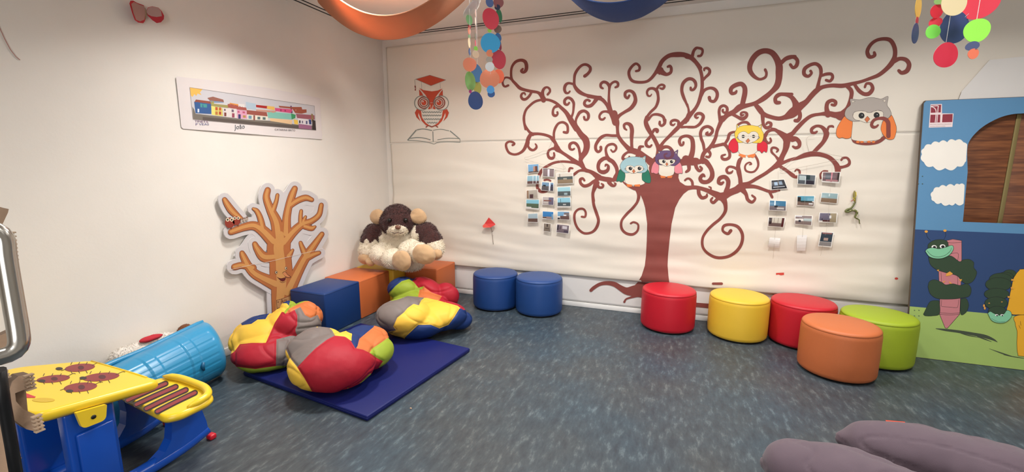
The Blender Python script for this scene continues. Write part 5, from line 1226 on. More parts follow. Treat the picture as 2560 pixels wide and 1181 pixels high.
# ================================================================== blue plastic toy-box lid lying behind the desk
TURQ = mat('turquoise plastic', (44, 140, 186), .3, spec=.5, var=.04)
TA_ = Vector((-3.13, 2.0, .385)); TB_ = Vector((-3.06, 1.30, .31))      # ends of the upper rim
ax = (TB_ - TA_); LN = ax.length; ax.normalize()
down = Vector((.13, 0, -.375)); H_ = down.length; down.normalize()
outw = ax.cross(down).normalized(); outw = outw if outw.x > 0 else -outw
def shell(u, v):
    """u 0..1 along, v 0..1 across the barrel from upper rim to lower rim"""
    a_ = math.pi * v; e_ = min(u, 1 - u) * LN
    k_ = 1 - .30 * max(0, 1 - e_ / .07) ** 2
    c = H_ / 2
    grv = 0
    if .1 < v < .9 and e_ > .08:
        if (v * 11) % 1 < .14: grv += .004
    for s_2 in (.34, .66):
        if abs(u - s_2) < .045: grv -= .009
    r_ = (.195 * math.sin(a_) ** .75) * k_ - grv * math.sin(a_)
    top_ = TA_ + ax * (u * LN); dn = Vector((.13, 0, -(top_.z - .012))); c = .5
    return top_ + dn * (c - c * math.cos(a_) * (1 if k_ > .99 else .97 + .03 * k_)) + outw * r_
root = empty('toy_box_lid', (-2.95, 1.65, 0), 'turquoise plastic toy box lid with barrel ribs lying on its side behind the desk', 'toy box lid')
bm = bmesh.new(); NU, NV = 110, 80
G = [[bm.verts.new(shell(i / NU, j / NV)) for j in range(NV + 1)] for i in range(NU + 1)]
for i in range(NU):
    for j in range(NV): bm.faces.new((G[i][j], G[i + 1][j], G[i + 1][j + 1], G[i][j + 1])).smooth = True
for i_ in (0, NU): bm.faces.new(G[i_])
for v in bm.verts: v.co.z = max(v.co.z, .004); v.co.x = max(v.co.x, WL + .02)
o = bm_obj('barrel_shell', bm, TURQ, root); md = o.modifiers.new('t', 'SOLIDIFY'); md.thickness = .003; md.offset = -1
bm = bmesh.new(); e1 = TA_ - ax * .01; e2 = TB_ + ax * .01; e3 = e2 + down * (H_ + .0); e4 = e1 + down * (H_ + .0)
def rimpt(p): return Vector((max(p.x, WL + .03), p.y, max(p.z, .02)))
tube(bm, [rimpt(Vector(p)) for p in catmull([tuple(e1), tuple(e1.lerp(e2, .5)), tuple(e2), tuple(e2 + down * H_ * .5 + ax * .02), tuple(e3), tuple(e3.lerp(e4, .5)), tuple(e4), tuple(e4 + down * -H_ * .5 - ax * .02), tuple(e1)], .03)[:-1]], .016, 8, True)
bm_obj('rim', bm, TURQ, root)
p_ = shell(.30, .62) + outw * .004
bm = bmesh.new(); tube(bm, [p_ + Vector((0, 0, .035)), p_ + Vector((.004, -.012, .01)), p_ + Vector((.002, -.004, -.02))], [.010, .012, .006], 8)
bm_obj('latch', bm, mat('turquoise dark', (24, 96, 136), .4), root)

# ================================================================== white plush dog behind the lid
WP = mat('white plush', (226, 218, 208), .95, sheen=.3)
root = empty('stuffed_dog', (-3.16, 1.72, .3), 'white fluffy plush toy with a red patch behind the turquoise lid', 'plush toy')
def onw(px, py, x): p = on_x(px, py, x); return p
def EW(px, py, x, rx, ry, rz): p = on_x(px, py, x); return ((p.x, p.y, p.z), (rx, ry, rz))
plush(root, 'body', [EW(395, 872, -3.19, .06, .16, .10), EW(350, 886, -3.19, .06, .14, .08), EW(315, 890, -3.18, .05, .09, .06), EW(430, 868, -3.19, .06, .13, .09)], .009, [WP], lambda p: 0, 5000, .016)
plush(root, 'ear', [EW(462, 826, -3.19, .03, .055, .04)], .007, [mat('brown plush', (110, 66, 40), .95)], lambda p: 0, 400, .008, 'brown ear')
plush(root, 'red_patch', [EW(378, 846, -3.165, .03, .07, .016)], .006, [mat('red felt', (178, 28, 44), .8)], lambda p: 0, 0, .0, 'red felt patch')

# ================================================================== steel frame and cardboard castle pieces (left edge, near)
CH = mat('brushed steel', (190, 186, 178), .22, metal=1.0)
def near(px, py, d):
    r_ = ray(px, py); r_.normalize(); return Vector((0, 0, EYE)) + r_ * d
root = empty('steel_frame', near(-20, 900, 1.35), 'bent chrome tube frame at the left edge of the view', 'frame')
P = [(-160, 560), (-60, 566), (-14, 576), (8, 596), (14, 640), (24, 700), (36, 770), (46, 830), (47, 860), (34, 880), (0, 893), (-60, 900), (-160, 905)]
tubeo('tube', [Vector(p) for p in catmull([tuple(near(x, y, 1.35)) for x, y in P], .01)], .0165, CH, root, 16)
tubeo('post', [near(-2, 925, 1.45), near(10, 1010, 1.5), near(28, 1110, 1.55), near(48, 1230, 1.6)], .011, mat('black steel', (20, 18, 18), .4), root, 10)
CBM = mat('cardboard', (160, 132, 108), .9, .1, 80, var=.08); CBE = mat('cardboard edge', (112, 92, 76), .95, var=.1)
root = empty('cardboard_cutout', near(20, 1000, 1.6), 'brown corrugated cardboard cut-out shapes standing behind the steel frame at the left edge', 'cardboard')
def plate(name, pts, d, thick=.045, parent=root):
    fwd = ray(40, 800).normalized(); fwd.z = 0; fwd.normalize(); side = Vector((fwd.y, -fwd.x, 0))
    pts = [Vector(near(x, y, d)) for x, y in pts]
    back = (fwd * .95 - side * .3).normalized() * thick
    bm = bmesh.new(); A = [bm.verts.new(p) for p in pts]; B = [bm.verts.new(p + back) for p in pts]
    n_ = len(pts); bm.faces.new(A); bm.faces.new(B[::-1])
    for k in range(n_):
        k2 = (k + 1) % n_; f = bm.faces.new((A[k], B[k], B[k2], A[k2])); f.material_index = 1
    bmesh.ops.triangulate(bm, faces=[f for f in bm.faces if len(f.verts) > 4])
    o = bm_obj(name, bm, [CBM, CBE], parent)
    # open flutes along the right edge
    bm = bmesh.new()
    for k in range(n_):
        a_, b_ = pts[k], pts[(k + 1) % n_]
        if (b_ - a_).length > .03 and k % 2 == 0:
            for q in range(int((b_ - a_).length / .011)):
                c = a_.lerp(b_, (q + .5) * .011 / (b_ - a_).length)
                tube(bm, [c - back * .02, c + back * .9], .0022, 5)
    if len(bm.verts): bm_obj('flute_ribs', bm, CBE, parent)['kind'] = 'stuff'
    else: bm.free()
    return o
plate('cardboard_piece', [(-60, 500), (8, 520), (22, 523), (20, 532), (4, 566), (-4, 572), (-60, 590)], 1.5)
plate('cardboard_piece', [(10, 577), (26, 578), (30, 600), (38, 634), (36, 652), (28, 664), (14, 640)], 1.5)
plate('cardboard_piece', [(-60, 850), (4, 838), (60, 812), (66, 858), (40, 872), (-60, 890)], 1.5, .02)
plate('cardboard_piece', [(-60, 925), (0, 924), (20, 925), (18, 940), (0, 946), (-60, 950)], 1.55)
plate('cardboard_piece', [(22, 980), (30, 955), (46, 941), (74, 936), (80, 972), (58, 976), (38, 984), (40, 1004), (58, 1024), (86, 1036), (100, 1054), (102, 1074), (90, 1080), (66, 1074), (34, 1050), (20, 1020)], 1.55, .03)
plate('cardboard_piece', [(-60, 965), (4, 966), (12, 1010), (30, 1040), (34, 1080), (46, 1110), (52, 1140), (40, 1260), (-60, 1260)], 1.68, .05)

def comb(a_, b_, n_, d, w_=7):
    bm = bmesh.new()
    for q in range(n_):
        f = q / (n_ - 1); x, y = a_[0] + (b_[0] - a_[0]) * f, a_[1] + (b_[1] - a_[1]) * f
        box(bm, near(x, y, d) - Vector((.0055, .01, .0015)), near(x, y, d) + Vector((.0055, .006, .0015)))
    for s_ in (0, 1):
        P_ = [near(a_[0] + (s_ * 2 - 1) * w_ * .8, a_[1], d), near(b_[0] + (s_ * 2 - 1) * w_ * .8, b_[1], d)]
        tube(bm, P_, .0022, 6)
    bm_obj('open_flutes', bm, mat('cardboard light', (186, 160, 134), .9), root)['label'] = 'open fluted cardboard edge'
comb((74, 938), (80, 972), 5, 1.53); comb((94, 1040), (102, 1076), 5, 1.53); comb((28, 582), (35, 650), 8, 1.49, 5); comb((8, 930), (16, 944), 3, 1.53)
# ================================================================== purple floor cushions (bottom right)
PU = mat('purple twill', (88, 72, 82), .8, .15, 500, var=.06, sheen=.2)
def cushion(label, tip, spine, ztip, mk):
    pts = [Vector((tip[0], tip[1], ztip))] + [Vector(s[:3]) for s in spine]
    ells = []
    rad = [s[3] for s in spine]
    for i in range(len(spine) - 1):
        for k in range(4):
            f = k / 4; c = Vector(spine[i][:3]).lerp(Vector(spine[i + 1][:3]), f); r_ = rad[i] * (1 - f) + rad[i + 1] * f
            ells.append((tuple(c), (r_ * 1.15, r_ * 1.05, min(r_, c.z + .0))))
    ells.append(((pts[0].x * .6 + pts[1].x * .4, pts[0].y * .6 + pts[1].y * .4, ztip), (.09, .055, .05)))
    me = blob(ells, .012, 8)
    displace(me, lambda p, n: float(fbm(p + Vector((mk, 0, 0)), 5, 3) * .008 - max(0, ridge(Vector((p.x * .5, p.y * 1.5, p.z * 2)) + Vector((mk, 0, 0)), 4) - .75) * .03))
    for v in me.vertices: v.co.z = max(v.co.z, .002)
    me.name = 'floor_cushion'; return tag(link('floor_cushion', me, PU, None, True), label, 'cushion', 'purple floor cushions')
a0 = on_z(2112, 1092, .17); b0 = on_z(1924, 1150, .13)
cushion('purple long cushion farther back at the bottom right', (a0.x, a0.y), [(a0.x + .12, a0.y - .02, .15, .12), (a0.x + .30, a0.y - .05, .155, .155), (a0.x + .65, a0.y - .12, .15, .15), (a0.x + 1.1, a0.y - .22, .15, .15)], .16, 2.)
cushion('purple long cushion nearest the camera at the bottom edge', (b0.x, b0.y), [(b0.x + .10, b0.y - .04, .14, .12), (b0.x + .28, b0.y - .09, .15, .15), (b0.x + .6, b0.y - .19, .14, .14), (b0.x + 1.0, b0.y - .34, .12, .12)], .12, 6.)
a = Art(lambda x, y, o_=0.: on_z(x, y, .003 + o_)); a.poly([(2214, 1052), (2262, 1056), (2268, 1070), (2218, 1066)], mat('orange card', (214, 74, 50), .6), 0)
o = a.out('paper_scrap'); md = o.modifiers.new('t', 'SOLIDIFY'); md.thickness = .002; tag(o, 'small orange red card on the floor behind the purple cushions', 'paper scrap')
for k, (x, y) in enumerate(((1027, 1023),)):
    p = on_z(x, y, 0); bm = bmesh.new(); bmesh.ops.create_icosphere(bm, subdivisions=2, radius=.007, matrix=Matrix.Translation((p.x, p.y, .004)) @ Matrix.Diagonal((1, .7, .55, 1)))
    tag(bm_obj('crumb', bm, mat('crumb', (196, 160, 130), .8)), 'tiny beige crumb on the floor in front of the mat', 'crumb')

# ================================================================== fabric swags under the ceiling
def swag(name, label, m, yf, yn, low_far, low_near, kf, kn):
    """two sagging edges (far, near) between ceiling points, cloth stretched between them"""
    def edge(px, py, y, k):
        p = on_y(px, py, y)
        if isinstance(k, tuple): s2 = on_y(*k, y); k = (s2.z - p.z) / (s2.x - p.x) ** 2
        h = math.sqrt(max(ROOM_H - .01 - p.z, .01) / k)
        return [Vector((p.x + h * s_, y + .03 * s_ * s_, p.z + k * (h * s_) ** 2)) for s_ in np.linspace(-1, 1, 61)]
    A = edge(*low_far, yf, kf); B = edge(*low_near, yn, kn)
    bm = bmesh.new(); rows_ = []
    for q in range(9):
        f = q / 8; sag = -.02 * math.sin(math.pi * f)
        rows_.append([bm.verts.new(a_.lerp(b_, f) + Vector((0, 0, sag * (1 - abs(i / 30 - 1)) + (.004 * noise.noise(Vector((i * .2, q * .9, yf))) if 0 < i < 60 else 0)))) for i, (a_, b_) in enumerate(zip(A, B))])
    for R1, R2 in zip(rows_, rows_[1:]):
        for i in range(60): bm.faces.new((R1[i], R1[i + 1], R2[i + 1], R2[i])).smooth = True
    o = bm_obj(name, bm, m, None, True); md = o.modifiers.new('t', 'SOLIDIFY'); md.thickness = .0015; o.modifiers.new('s', 'SUBSURF').levels = 1
    hm = bmesh.new(); tube(hm, B, .006, 8); hm = bm_obj('hem', hm, m); hm.parent = o  # edge roll added so the cloth's rim catches the lamp light
    return tag(o, label, 'fabric drape')
def cloth(nm, c, tr):
    m = mat(nm, c, .8, .15, 160, var=.06); nt = m.node_tree; b = nt.nodes['Principled BSDF']
    tr_ = nt.nodes.new('ShaderNodeBsdfTranslucent'); tr_.inputs[0].default_value = lin(c); mx = nt.nodes.new('ShaderNodeMixShader'); mx.inputs[0].default_value = tr
    out = nt.nodes['Material Output']; nt.links.new(b.outputs[0], mx.inputs[1]); nt.links.new(tr_.outputs[0], mx.inputs[2]); nt.links.new(mx.outputs[0], out.inputs[0]); return m
swag('fabric_swag', 'orange fabric swag hanging from the ceiling at the upper left', cloth('orange cloth', (204, 138, 100), .25), 3.20, 2.72, (990, 99), (985, 38), (785, 0), (850, 0))
swag('fabric_swag', 'navy blue fabric swag hanging from the ceiling above the painted tree', cloth('navy cloth', (58, 84, 142), .15), 3.55, 3.20, (1560, 55), (1548, 6), (1430, 0), (1470, 0))

# ================================================================== hanging mobiles of paper discs
def mobile(label, discs, y0, T, plate_=None):
    ps = [on_y(*tile(*T, [(d[0], d[1])])[0], y0) for d in discs]
    root = empty('disc_mobile', (sum(p.x for p in ps) / len(ps), y0, ROOM_H - .01), label, 'mobile', 'paper disc mobiles')
    strands = {}
    for i, (dx, dy, rx, ry, col, sid) in enumerate(discs):
        y = y0 + {'A': .02, 'B': .0, 'C': -.03, 'D': -.06, 'E': .06, 'F': .0, 'G': .05, 'H': -.03, 'I': .0, 'J': .09}[sid] - (i % 7) * .004
        if sid in 'JE': pass
        c = on_y(*tile(*T, [(dx, dy)])[0], y); s_ = T[2]
        dv = c - Vector((0, 0, EYE)); ev = Vector((dv.y, -dv.x, 0)).normalized(); qx, qy = to_px(c)
        r_ = .1 * (ry / s_) / abs(to_px(c + Vector((0, 0, .1)))[1] - qy); rr = .1 * (rx / s_) / abs(to_px(c + ev * .1)[0] - qx)
        a0_ = math.atan2(ev.y, ev.x)
        q = min(1., rr / max(r_, 1e-4)); wide = rr > r_
        col = tuple(int(min(250, c_ * 1.13 + 4)) for c_ in col); m = mat('paper disc %d %d %d' % col, col, .6)
        bm = bmesh.new(); n_ = 48; rnd = random.Random(i * 7 + int(dx)); ph_ = rnd.random() * 6
        rad = [1 + .02 * math.sin(3 * k * 2 * math.pi / n_ + ph_) + .012 * math.sin(2 * k * 2 * math.pi / n_ + ph_ * 2) for k in range(n_)]
        ang = a0_ + (math.acos(q) if not wide else 0); sx_ = (rr / r_ if wide else 1)
        A = []; B = []
        for k in range(n_):
            th = 2 * math.pi * k / n_; u_, v_ = r_ * rad[k] * math.cos(th) * sx_, r_ * rad[k] * math.sin(th)
            base = Vector((u_ * math.cos(ang), u_ * math.sin(ang), v_)); nn = Vector((-math.sin(ang), math.cos(ang), 0)) * .0006
            A.append(bm.verts.new(c + base + nn)); B.append(bm.verts.new(c + base - nn))
        bm.faces.new(A); bm.faces.new(B[::-1])
        for k in range(n_): bm.faces.new((A[k], A[(k + 1) % n_], B[(k + 1) % n_], B[k]))
        bm_obj('disc', bm, m, root)
        strands.setdefault(sid, []).append((c, r_))
    for sid, L_ in strands.items():
        L_.sort(key=lambda q: q[0].z)
        pts = [L_[0][0]] + [q[0] for q in L_[1:]] + [Vector((L_[-1][0].x, L_[-1][0].y, ROOM_H - .002))]
        tubeo('thread', [p + Vector((0, .012 if i_ < len(pts) - 1 else 0, 0)) for i_, p in enumerate(pts)], .0009, WHITE, root, 5)
    return root
TM = (1100, 0, 3.935)
GRN, LIM, COR, CYN, NVY, CRM, BGE = (104, 156, 84), (140, 206, 74), (250, 130, 96), (58, 158, 208), (38, 62, 112), (170, 36, 52), (216, 190, 150)
mb = mobile('mobile of paper discs hanging in strands from a white lid beside the orange swag',
 [(288, 195, 32, 50, (130, 190, 130), 'A'), (290, 265, 14, 18, (200, 80, 80), 'A'), (288, 305, 14, 35, COR, 'A'), (290, 360, 12, 20, (150, 200, 140), 'A'), (288, 420, 12, 48, BGE, 'A'), (293, 512, 12, 36, NVY, 'A'),
  (350, 130, 4, 40, (190, 150, 130), 'B'), (348, 210, 5, 40, (200, 180, 160), 'B'), (350, 290, 5, 40, (120, 90, 70), 'B'), (348, 365, 6, 36, (90, 84, 60), 'B'), (349, 425, 6, 32, (176, 60, 70), 'B'), (352, 478, 19, 24, LIM, 'B'), (352, 534, 33, 38, BGE, 'B'),
  (362, 720, 55, 90, (48, 104, 150), 'J'), (368, 862, 40, 62, (140, 146, 60), 'J'),
  (292, 635, 66, 70, COR, 'C'), (298, 800, 50, 96, GRN, 'C'), (298, 900, 14, 20, (160, 60, 120), 'C'), (350, 992, 72, 90, NVY, 'C'),
  (575, 25, 50, 55, (140, 84, 84), 'E'), (565, 72, 28, 28, (40, 46, 70), 'E'), (582, 155, 30, 66, (50, 120, 80), 'E'), (567, 285, 38, 42, (116, 98, 84), 'E'), (572, 370, 32, 44, (40, 90, 140), 'E'), (578, 430, 24, 46, (40, 84, 130), 'E'), (592, 462, 14, 32, (130, 30, 60), 'E'), (580, 585, 70, 94, CRM, 'E'), (580, 750, 50, 70, (222, 96, 60), 'E'),
  (488, 22, 38, 50, (88, 110, 160), 'D'), (500, 185, 80, 106, (214, 64, 80), 'D'), (488, 298, 20, 23, (150, 200, 80), 'D'), (495, 425, 97, 99, CYN, 'D'), (490, 525, 34, 37, COR, 'D'), (485, 588, 33, 32, (168, 156, 144), 'D'), (490, 657, 45, 46, (244, 244, 244), 'D'), (488, 775, 98, 94, COR, 'D'), (504, 922, 36, 38, (48, 84, 140), 'D'), (497, 882, 38, 40, (78, 150, 210), 'D')], 2.5, TM)
bm = bmesh.new(); c = on_y(*tile(*TM, [(315, 72)])[0], 2.52)
lathe(bm, [(0, .004), (.070, .004), (.075, 0), (.070, -.004), (.055, -.006), (.045, -.018), (0, -.022)], (0, 0, 0), 40)
bmesh.ops.transform(bm, matrix=Matrix.Translation(c) @ Matrix.Rotation(-.72, 4, 'Y') @ Matrix.Rotation(.25, 4, 'X'), verts=bm.verts[:])
bm_obj('lid_plate', bm, mat('white lid', (226, 222, 214), .35), mb)
tubeo('thread', [c, Vector((c.x + .012, c.y, ROOM_H - .002))], .0009, WHITE, mb, 5)
TN_ = (2270, 0, 6.56)
mobile('mobile of large paper discs hanging at the upper right above the blue board',
 [(170, 120, 56, 180, (206, 164, 64), 'F'), (150, 340, 22, 66, (166, 44, 54), 'F'), (120, 550, 60, 170, (50, 64, 102), 'F'),
  (510, 10, 90, 64, (120, 168, 96), 'G'), (1180, 70, 350, 245, (210, 44, 66), 'J'), (760, 450, 258, 272, (52, 72, 116), 'J'), (760, 30, 225, 238, (244, 200, 158), 'I'),
  (450, 370, 118, 88, (192, 34, 56), 'G'), (470, 185, 112, 116, (192, 36, 58), 'G'), (410, 520, 132, 116, (110, 200, 76), 'G'),
  (1130, 500, 240, 196, (142, 222, 74), 'H'), (1055, 755, 126, 76, (62, 72, 108), 'H'), (1070, 882, 97, 88, (250, 112, 82), 'H'), (620, 905, 210, 212, (192, 40, 62), 'I')], 2.15, TN_)

# ================================================================== photographs on threads in front of the paper
TH = (1300, 400, 5.907); TR = (1900, 410, 4.921)
SKb, SKd, GND, ROCK, DUST = (120, 170, 200), (70, 130, 186), (96, 90, 78), (86, 88, 84), (170, 150, 132)
PH = [  # white glare streaks on the glossy cards are painted in as print colours
 (TH, [(108, 65), (280, 58), (282, 185), (118, 200)], [(0, 1, 0, .86, (120, 166, 204)), (0, 1, .86, 1, (96, 80, 74)), (.5, .68, .25, .88, (190, 140, 116)), (.68, .9, .22, .9, (104, 72, 66))], 'photo of a brown building block under blue sky, top of the left strand'),
 (TH, [(100, 232), (290, 228), (288, 355), (98, 362)], [(0, 1, 0, .66, (150, 186, 200)), (0, 1, .66, 1, (110, 84, 82)), (.46, .50, 0, 1, (236, 240, 244)), (.74, .8, 0, .9, (230, 236, 244))], 'glossy photo of brown land under pale sky, second on the left strand'),
 (TH, [(90, 448), (265, 435), (270, 570), (92, 578)], [(0, 1, 0, 1, (176, 168, 156)), (0, .17, 0, 1, (150, 122, 100)), (.27, .6, .5, 1, (84, 56, 58))], 'photo of a stone wall with a dark doorway'),
 (TH, [(84, 582), (290, 585), (283, 738), (85, 722)], [(0, 1, 0, .42, (130, 186, 204)), (0, 1, .42, .9, (86, 104, 84)), (0, .4, .8, .95, (228, 228, 222))], 'photo of green hills with a white road'),
 (TH, [(115, 795), (265, 785), (268, 928), (110, 920)], [(0, 1, 0, .58, (160, 178, 186)), (0, 1, .58, 1, (104, 80, 72))], 'photo of dark flat land at the foot of the left strand'),
 (TH, [(330, 120), (512, 128), (508, 258), (330, 245)], [(0, 1, 0, 1, (138, 122, 124)), (.42, .6, .0, 1, (226, 224, 232)), (0, 1, 0, .07, (90, 80, 80))], 'mauve photo with a white glare streak in the middle'),
 (TH, [(320, 322), (502, 335), (498, 470), (308, 450)], [(0, 1, 0, .45, (116, 150, 180)), (0, 1, .45, 1, (96, 92, 96)), (.1, .34, .32, .5, (40, 44, 54)), (.62, .74, 0, 1, (228, 232, 240)), (.8, .96, .2, .9, (66, 64, 82))], 'photo of dark huts beside a bright glare'),
 (TH, [(328, 540), (505, 548), (500, 672), (328, 665)], [(0, 1, 0, 1, (186, 176, 172)), (.55, 1, .05, 1, (108, 102, 124)), (.08, .8, .42, .54, (128, 72, 60)), (.06, .5, .7, .78, (220, 214, 206))], 'photo of a red roofed porch beside a purple wall'),
 (TH, [(328, 755), (500, 765), (498, 888), (326, 872)], [(0, 1, 0, .72, (58, 124, 184)), (0, .4, .74, .92, (96, 70, 64)), (.35, .85, .66, 1, (160, 140, 138)), (.85, 1, .3, 1, (120, 160, 190))], 'photo of deep blue sky over low buildings'),
 (TH, [(348, 932), (460, 942), (455, 1070), (345, 1055)], [(0, 1, 0, 1, (132, 120, 108)), (.4, .6, .05, .4, (72, 60, 56)), (.2, .8, .55, .7, (100, 90, 82))], 'small brown photo at the foot of the middle strand'),
 (TH, [(538, 195), (785, 180), (795, 350), (543, 360)], [(0, 1, 0, .34, (212, 204, 192)), (0, 1, .34, .62, (84, 92, 92)), (0, 1, .62, 1, (150, 130, 106)), (.38, .62, .48, .62, (170, 164, 150)), (.14, .17, .05, .4, (60, 60, 60))], 'largest photo, showing a field with a dark treeline'),
 (TH, [(545, 402), (750, 392), (757, 535), (548, 540)], [(0, 1, 0, .48, (158, 202, 212)), (0, 1, .48, 1, (90, 98, 100)), (.5, .76, .66, .9, (160, 180, 186))], 'photo of dark hills and a pale roof, right strand'),
 (TH, [(545, 555), (750, 550), (755, 705), (545, 705)], [(0, 1, 0, .5, (142, 194, 212)), (0, 1, .5, .9, (82, 92, 96)), (.42, .66, .66, .8, (190, 190, 186)), (.22, .25, .1, .5, (70, 80, 86))], 'photo of hills with a mast and white hut, right strand'),
 (TH, [(548, 760), (735, 762), (738, 890), (545, 880)], [(0, 1, 0, .6, (118, 164, 198)), (.22, 1, .55, 1, (110, 86, 82)), (.55, 1, .1, .55, (120, 110, 112)), (.5, .75, .38, .55, (226, 226, 230)), (0, .2, .8, 1, (60, 54, 56))], 'photo of a ruined house with a white peak'),
 (TH, [(540, 945), (735, 968), (722, 1095), (530, 1072)], [(0, 1, 0, 1, (120, 106, 114)), (.04, .14, .1, .7, (40, 36, 48)), (.45, .85, .12, .5, (196, 190, 196)), (.24, .3, .2, .6, (60, 54, 66)), (.6, .95, .66, .9, (84, 76, 90))], 'tilted purple grey photo at the foot of the right strand'),
 (TR, [(132, 200), (300, 188), (345, 305), (135, 322)], [(0, 1, 0, 1, (50, 50, 54)), (.2, .45, .2, .6, (150, 176, 200)), (.55, .8, .15, .55, (120, 140, 160)), (.1, .9, .72, .82, (190, 196, 204))], 'curled dark photo of tree shapes'),
 (TR, [(112, 445), (330, 455), (325, 582), (105, 572)], [(0, 1, 0, .55, (64, 118, 152)), (0, 1, .55, 1, (120, 110, 116)), (.28, .36, 0, .5, (220, 236, 244)), (.3, .5, .5, .7, (40, 40, 46)), (.45, .9, .7, .9, (200, 196, 190))], 'photo of a crowd under bright blue sky'),
 (TR, [(100, 655), (315, 662), (292, 785), (92, 768)], [(0, 1, 0, 1, (112, 92, 88)), (.22, .84, .02, .6, (202, 194, 180)), (.02, .18, .05, .75, (52, 36, 36)), (.86, 1, 0, 1, (84, 36, 36)), (.34, .36, 0, .6, (130, 110, 100)), (.6, .62, 0, .6, (130, 110, 100))], 'photo of a room with pale curtains'),
 (TR, [(462, 122), (692, 138), (680, 262), (455, 250)], [(0, 1, 0, 1, (92, 98, 104)), (.05, .45, .1, .6, (176, 190, 190)), (.48, .7, .0, .5, (40, 60, 62)), (.5, .95, .6, 1, (52, 48, 58)), (.42, .46, .2, 1, (220, 230, 236))], 'photo of grey machines with a bright streak'),
 (TR, [(452, 390), (678, 392), (668, 525), (448, 512)], [(0, 1, 0, .52, (86, 150, 172)), (0, 1, .6, 1, (130, 108, 98)), (0, .2, .1, .6, (46, 40, 40)), (.2, .9, .5, .66, (48, 56, 52)), (.7, .95, .72, .88, (220, 220, 222))], 'photo of a white car below trees and a blue sky'),
 (TR, [(428, 632), (650, 638), (638, 760), (422, 742)], [(0, 1, 0, .35, (130, 112, 110)), (.5, 1, .3, .6, (170, 184, 184)), (0, 1, .6, 1, (134, 118, 114)), (.2, .34, .5, .75, (60, 56, 64)), (0, .4, .02, .1, (230, 230, 236))], 'photo of a dusty yard with a glare along its top'),
 (TR, [(765, 98), (995, 100), (975, 240), (755, 225)], [(0, 1, 0, .9, (116, 92, 96)), (.16, .6, .1, .7, (84, 84, 92)), (.5, .58, .0, .95, (206, 130, 140)), (.88, 1, 0, .9, (64, 50, 50)), (.2, .95, .74, .9, (180, 130, 134))], 'dark pink photo at the top of the right column'),
 (TR, [(755, 350), (968, 362), (952, 492), (735, 472)], [(0, 1, 0, .55, (146, 172, 176)), (0, 1, .55, 1, (138, 114, 92)), (.44, .52, .05, .35, (196, 214, 216))], 'photo of a wide plain under a hazy sky'),
 (TR, [(728, 600), (955, 603), (945, 728), (715, 718)], [(0, .62, 0, .85, (108, 102, 120)), (.62, 1, 0, 1, (160, 146, 120)), (.2, .62, .78, .96, (92, 56, 54)), (.58, .7, .26, .58, (222, 220, 220)), (.14, .18, .6, .8, (50, 44, 56))], 'photo of a grey wall with a white window'),
 (TR, [(750, 830), (912, 840), (880, 1030), (710, 1015)], [(.02, .98, .02, .68, (52, 64, 76)), (.02, .98, .7, .98, (140, 136, 136)), (.3, .66, .4, .6, (176, 150, 140)), (.1, .9, .02, .12, (140, 96, 96))], 'upright photo of a fountain, lowest of the right column'),
 (TR, [(120, 905), (250, 915), (235, 1035), (95, 1025)], None, 'blank curled paper slip hanging lowest at the left of the right cluster'),
 (TR, [(455, 880), (580, 875), (558, 1070), (450, 1070)], None, 'blank upright paper slip hanging below the yard photo'),
]
CARD = mat('photo card', (232, 228, 222), .35)
YP = WB - .045
CENT = []
for i, (T, q, pic, label) in enumerate(PH):
    px4 = tile(*T, q); rnd = random.Random(i); dep = YP + rnd.uniform(-.008, .006)
    def pmap(u, v, off, q4=px4, dep=dep, i=i):
        bx_ = (q4[0][0] * (1 - u) + q4[1][0] * u) * (1 - v) + (q4[3][0] * (1 - u) + q4[2][0] * u) * v
        by_ = (q4[0][1] * (1 - u) + q4[1][1] * u) * (1 - v) + (q4[3][1] * (1 - u) + q4[2][1] * u) * v
        curl = .010 * (v - .5) ** 2 * 2 + .004 * math.sin(u * 3 + i) + .008 * (1 - v) * 0
        if pic is None: curl += .02 * (v - .3) ** 2
        return on_y(bx_, by_, dep + curl - off)
    def grid(u0, u1, v0, v1, off, m, a_):
        n_ = 5; V = [[a_.bm.verts.new(pmap(u0 + (u1 - u0) * x / n_, v0 + (v1 - v0) * y / n_, off)) for x in range(n_ + 1)] for y in range(n_ + 1)]
        for y in range(n_):
            for x in range(n_): f = a_.bm.faces.new((V[y][x], V[y][x + 1], V[y + 1][x + 1], V[y + 1][x])); f.material_index = a_.mi(m)
    a = Art(None); grid(0, 1, 0, 1, 0, CARD if pic else PAPER2, a)
    o = a.out('photograph' if pic else 'paper_slip'); md = o.modifiers.new('t', 'SOLIDIFY'); md.thickness = .0006; md.offset = -1
    tag(o, label, 'photo' if pic else 'paper', 'photographs hanging on the left threads' if T is TH else 'photographs and slips hanging on the right threads')
    if pic:
        a = Art(None)
        for k, (u0, u1, v0, v1, c_) in enumerate(pic):
            f = lambda s_: .05 + .90 * s_
            grid(f(u0), f(u1), f(v0), f(v1), .0008 + k * .0003, mat('photo print %d %d %d' % c_, c_, .22), a)
        a.out('print', o)
WIRE = mat('grey wire', (176, 160, 146), .4)
root = empty('wire_hanger', on_y(1350, 385, WB - .05), 'thin wire coat hanger carrying the left cluster of photos', 'hanger')
t = lambda p: tile(*T2, p)
wy = WB - .046
hk = lambda L_, y: [Vector(p) for p in catmull([tuple(on_y(*q, y)) for q in L_], .012)]
tubeo('frame', hk(t([(700, 458), (620, 495), (480, 545), (432, 552), (425, 576), (500, 605), (700, 660), (930, 716), (1010, 728), (1024, 705), (980, 655), (930, 600), (860, 550), (800, 480), (740, 460)]), wy), .0011, WIRE, root, 6, True)
tubeo('hook', hk(t([(740, 460), (770, 440), (790, 400), (815, 350), (822, 318), (810, 300), (790, 292)]), wy), .0011, WIRE, root, 6)
THR = mat('thread', (190, 176, 160), .6)
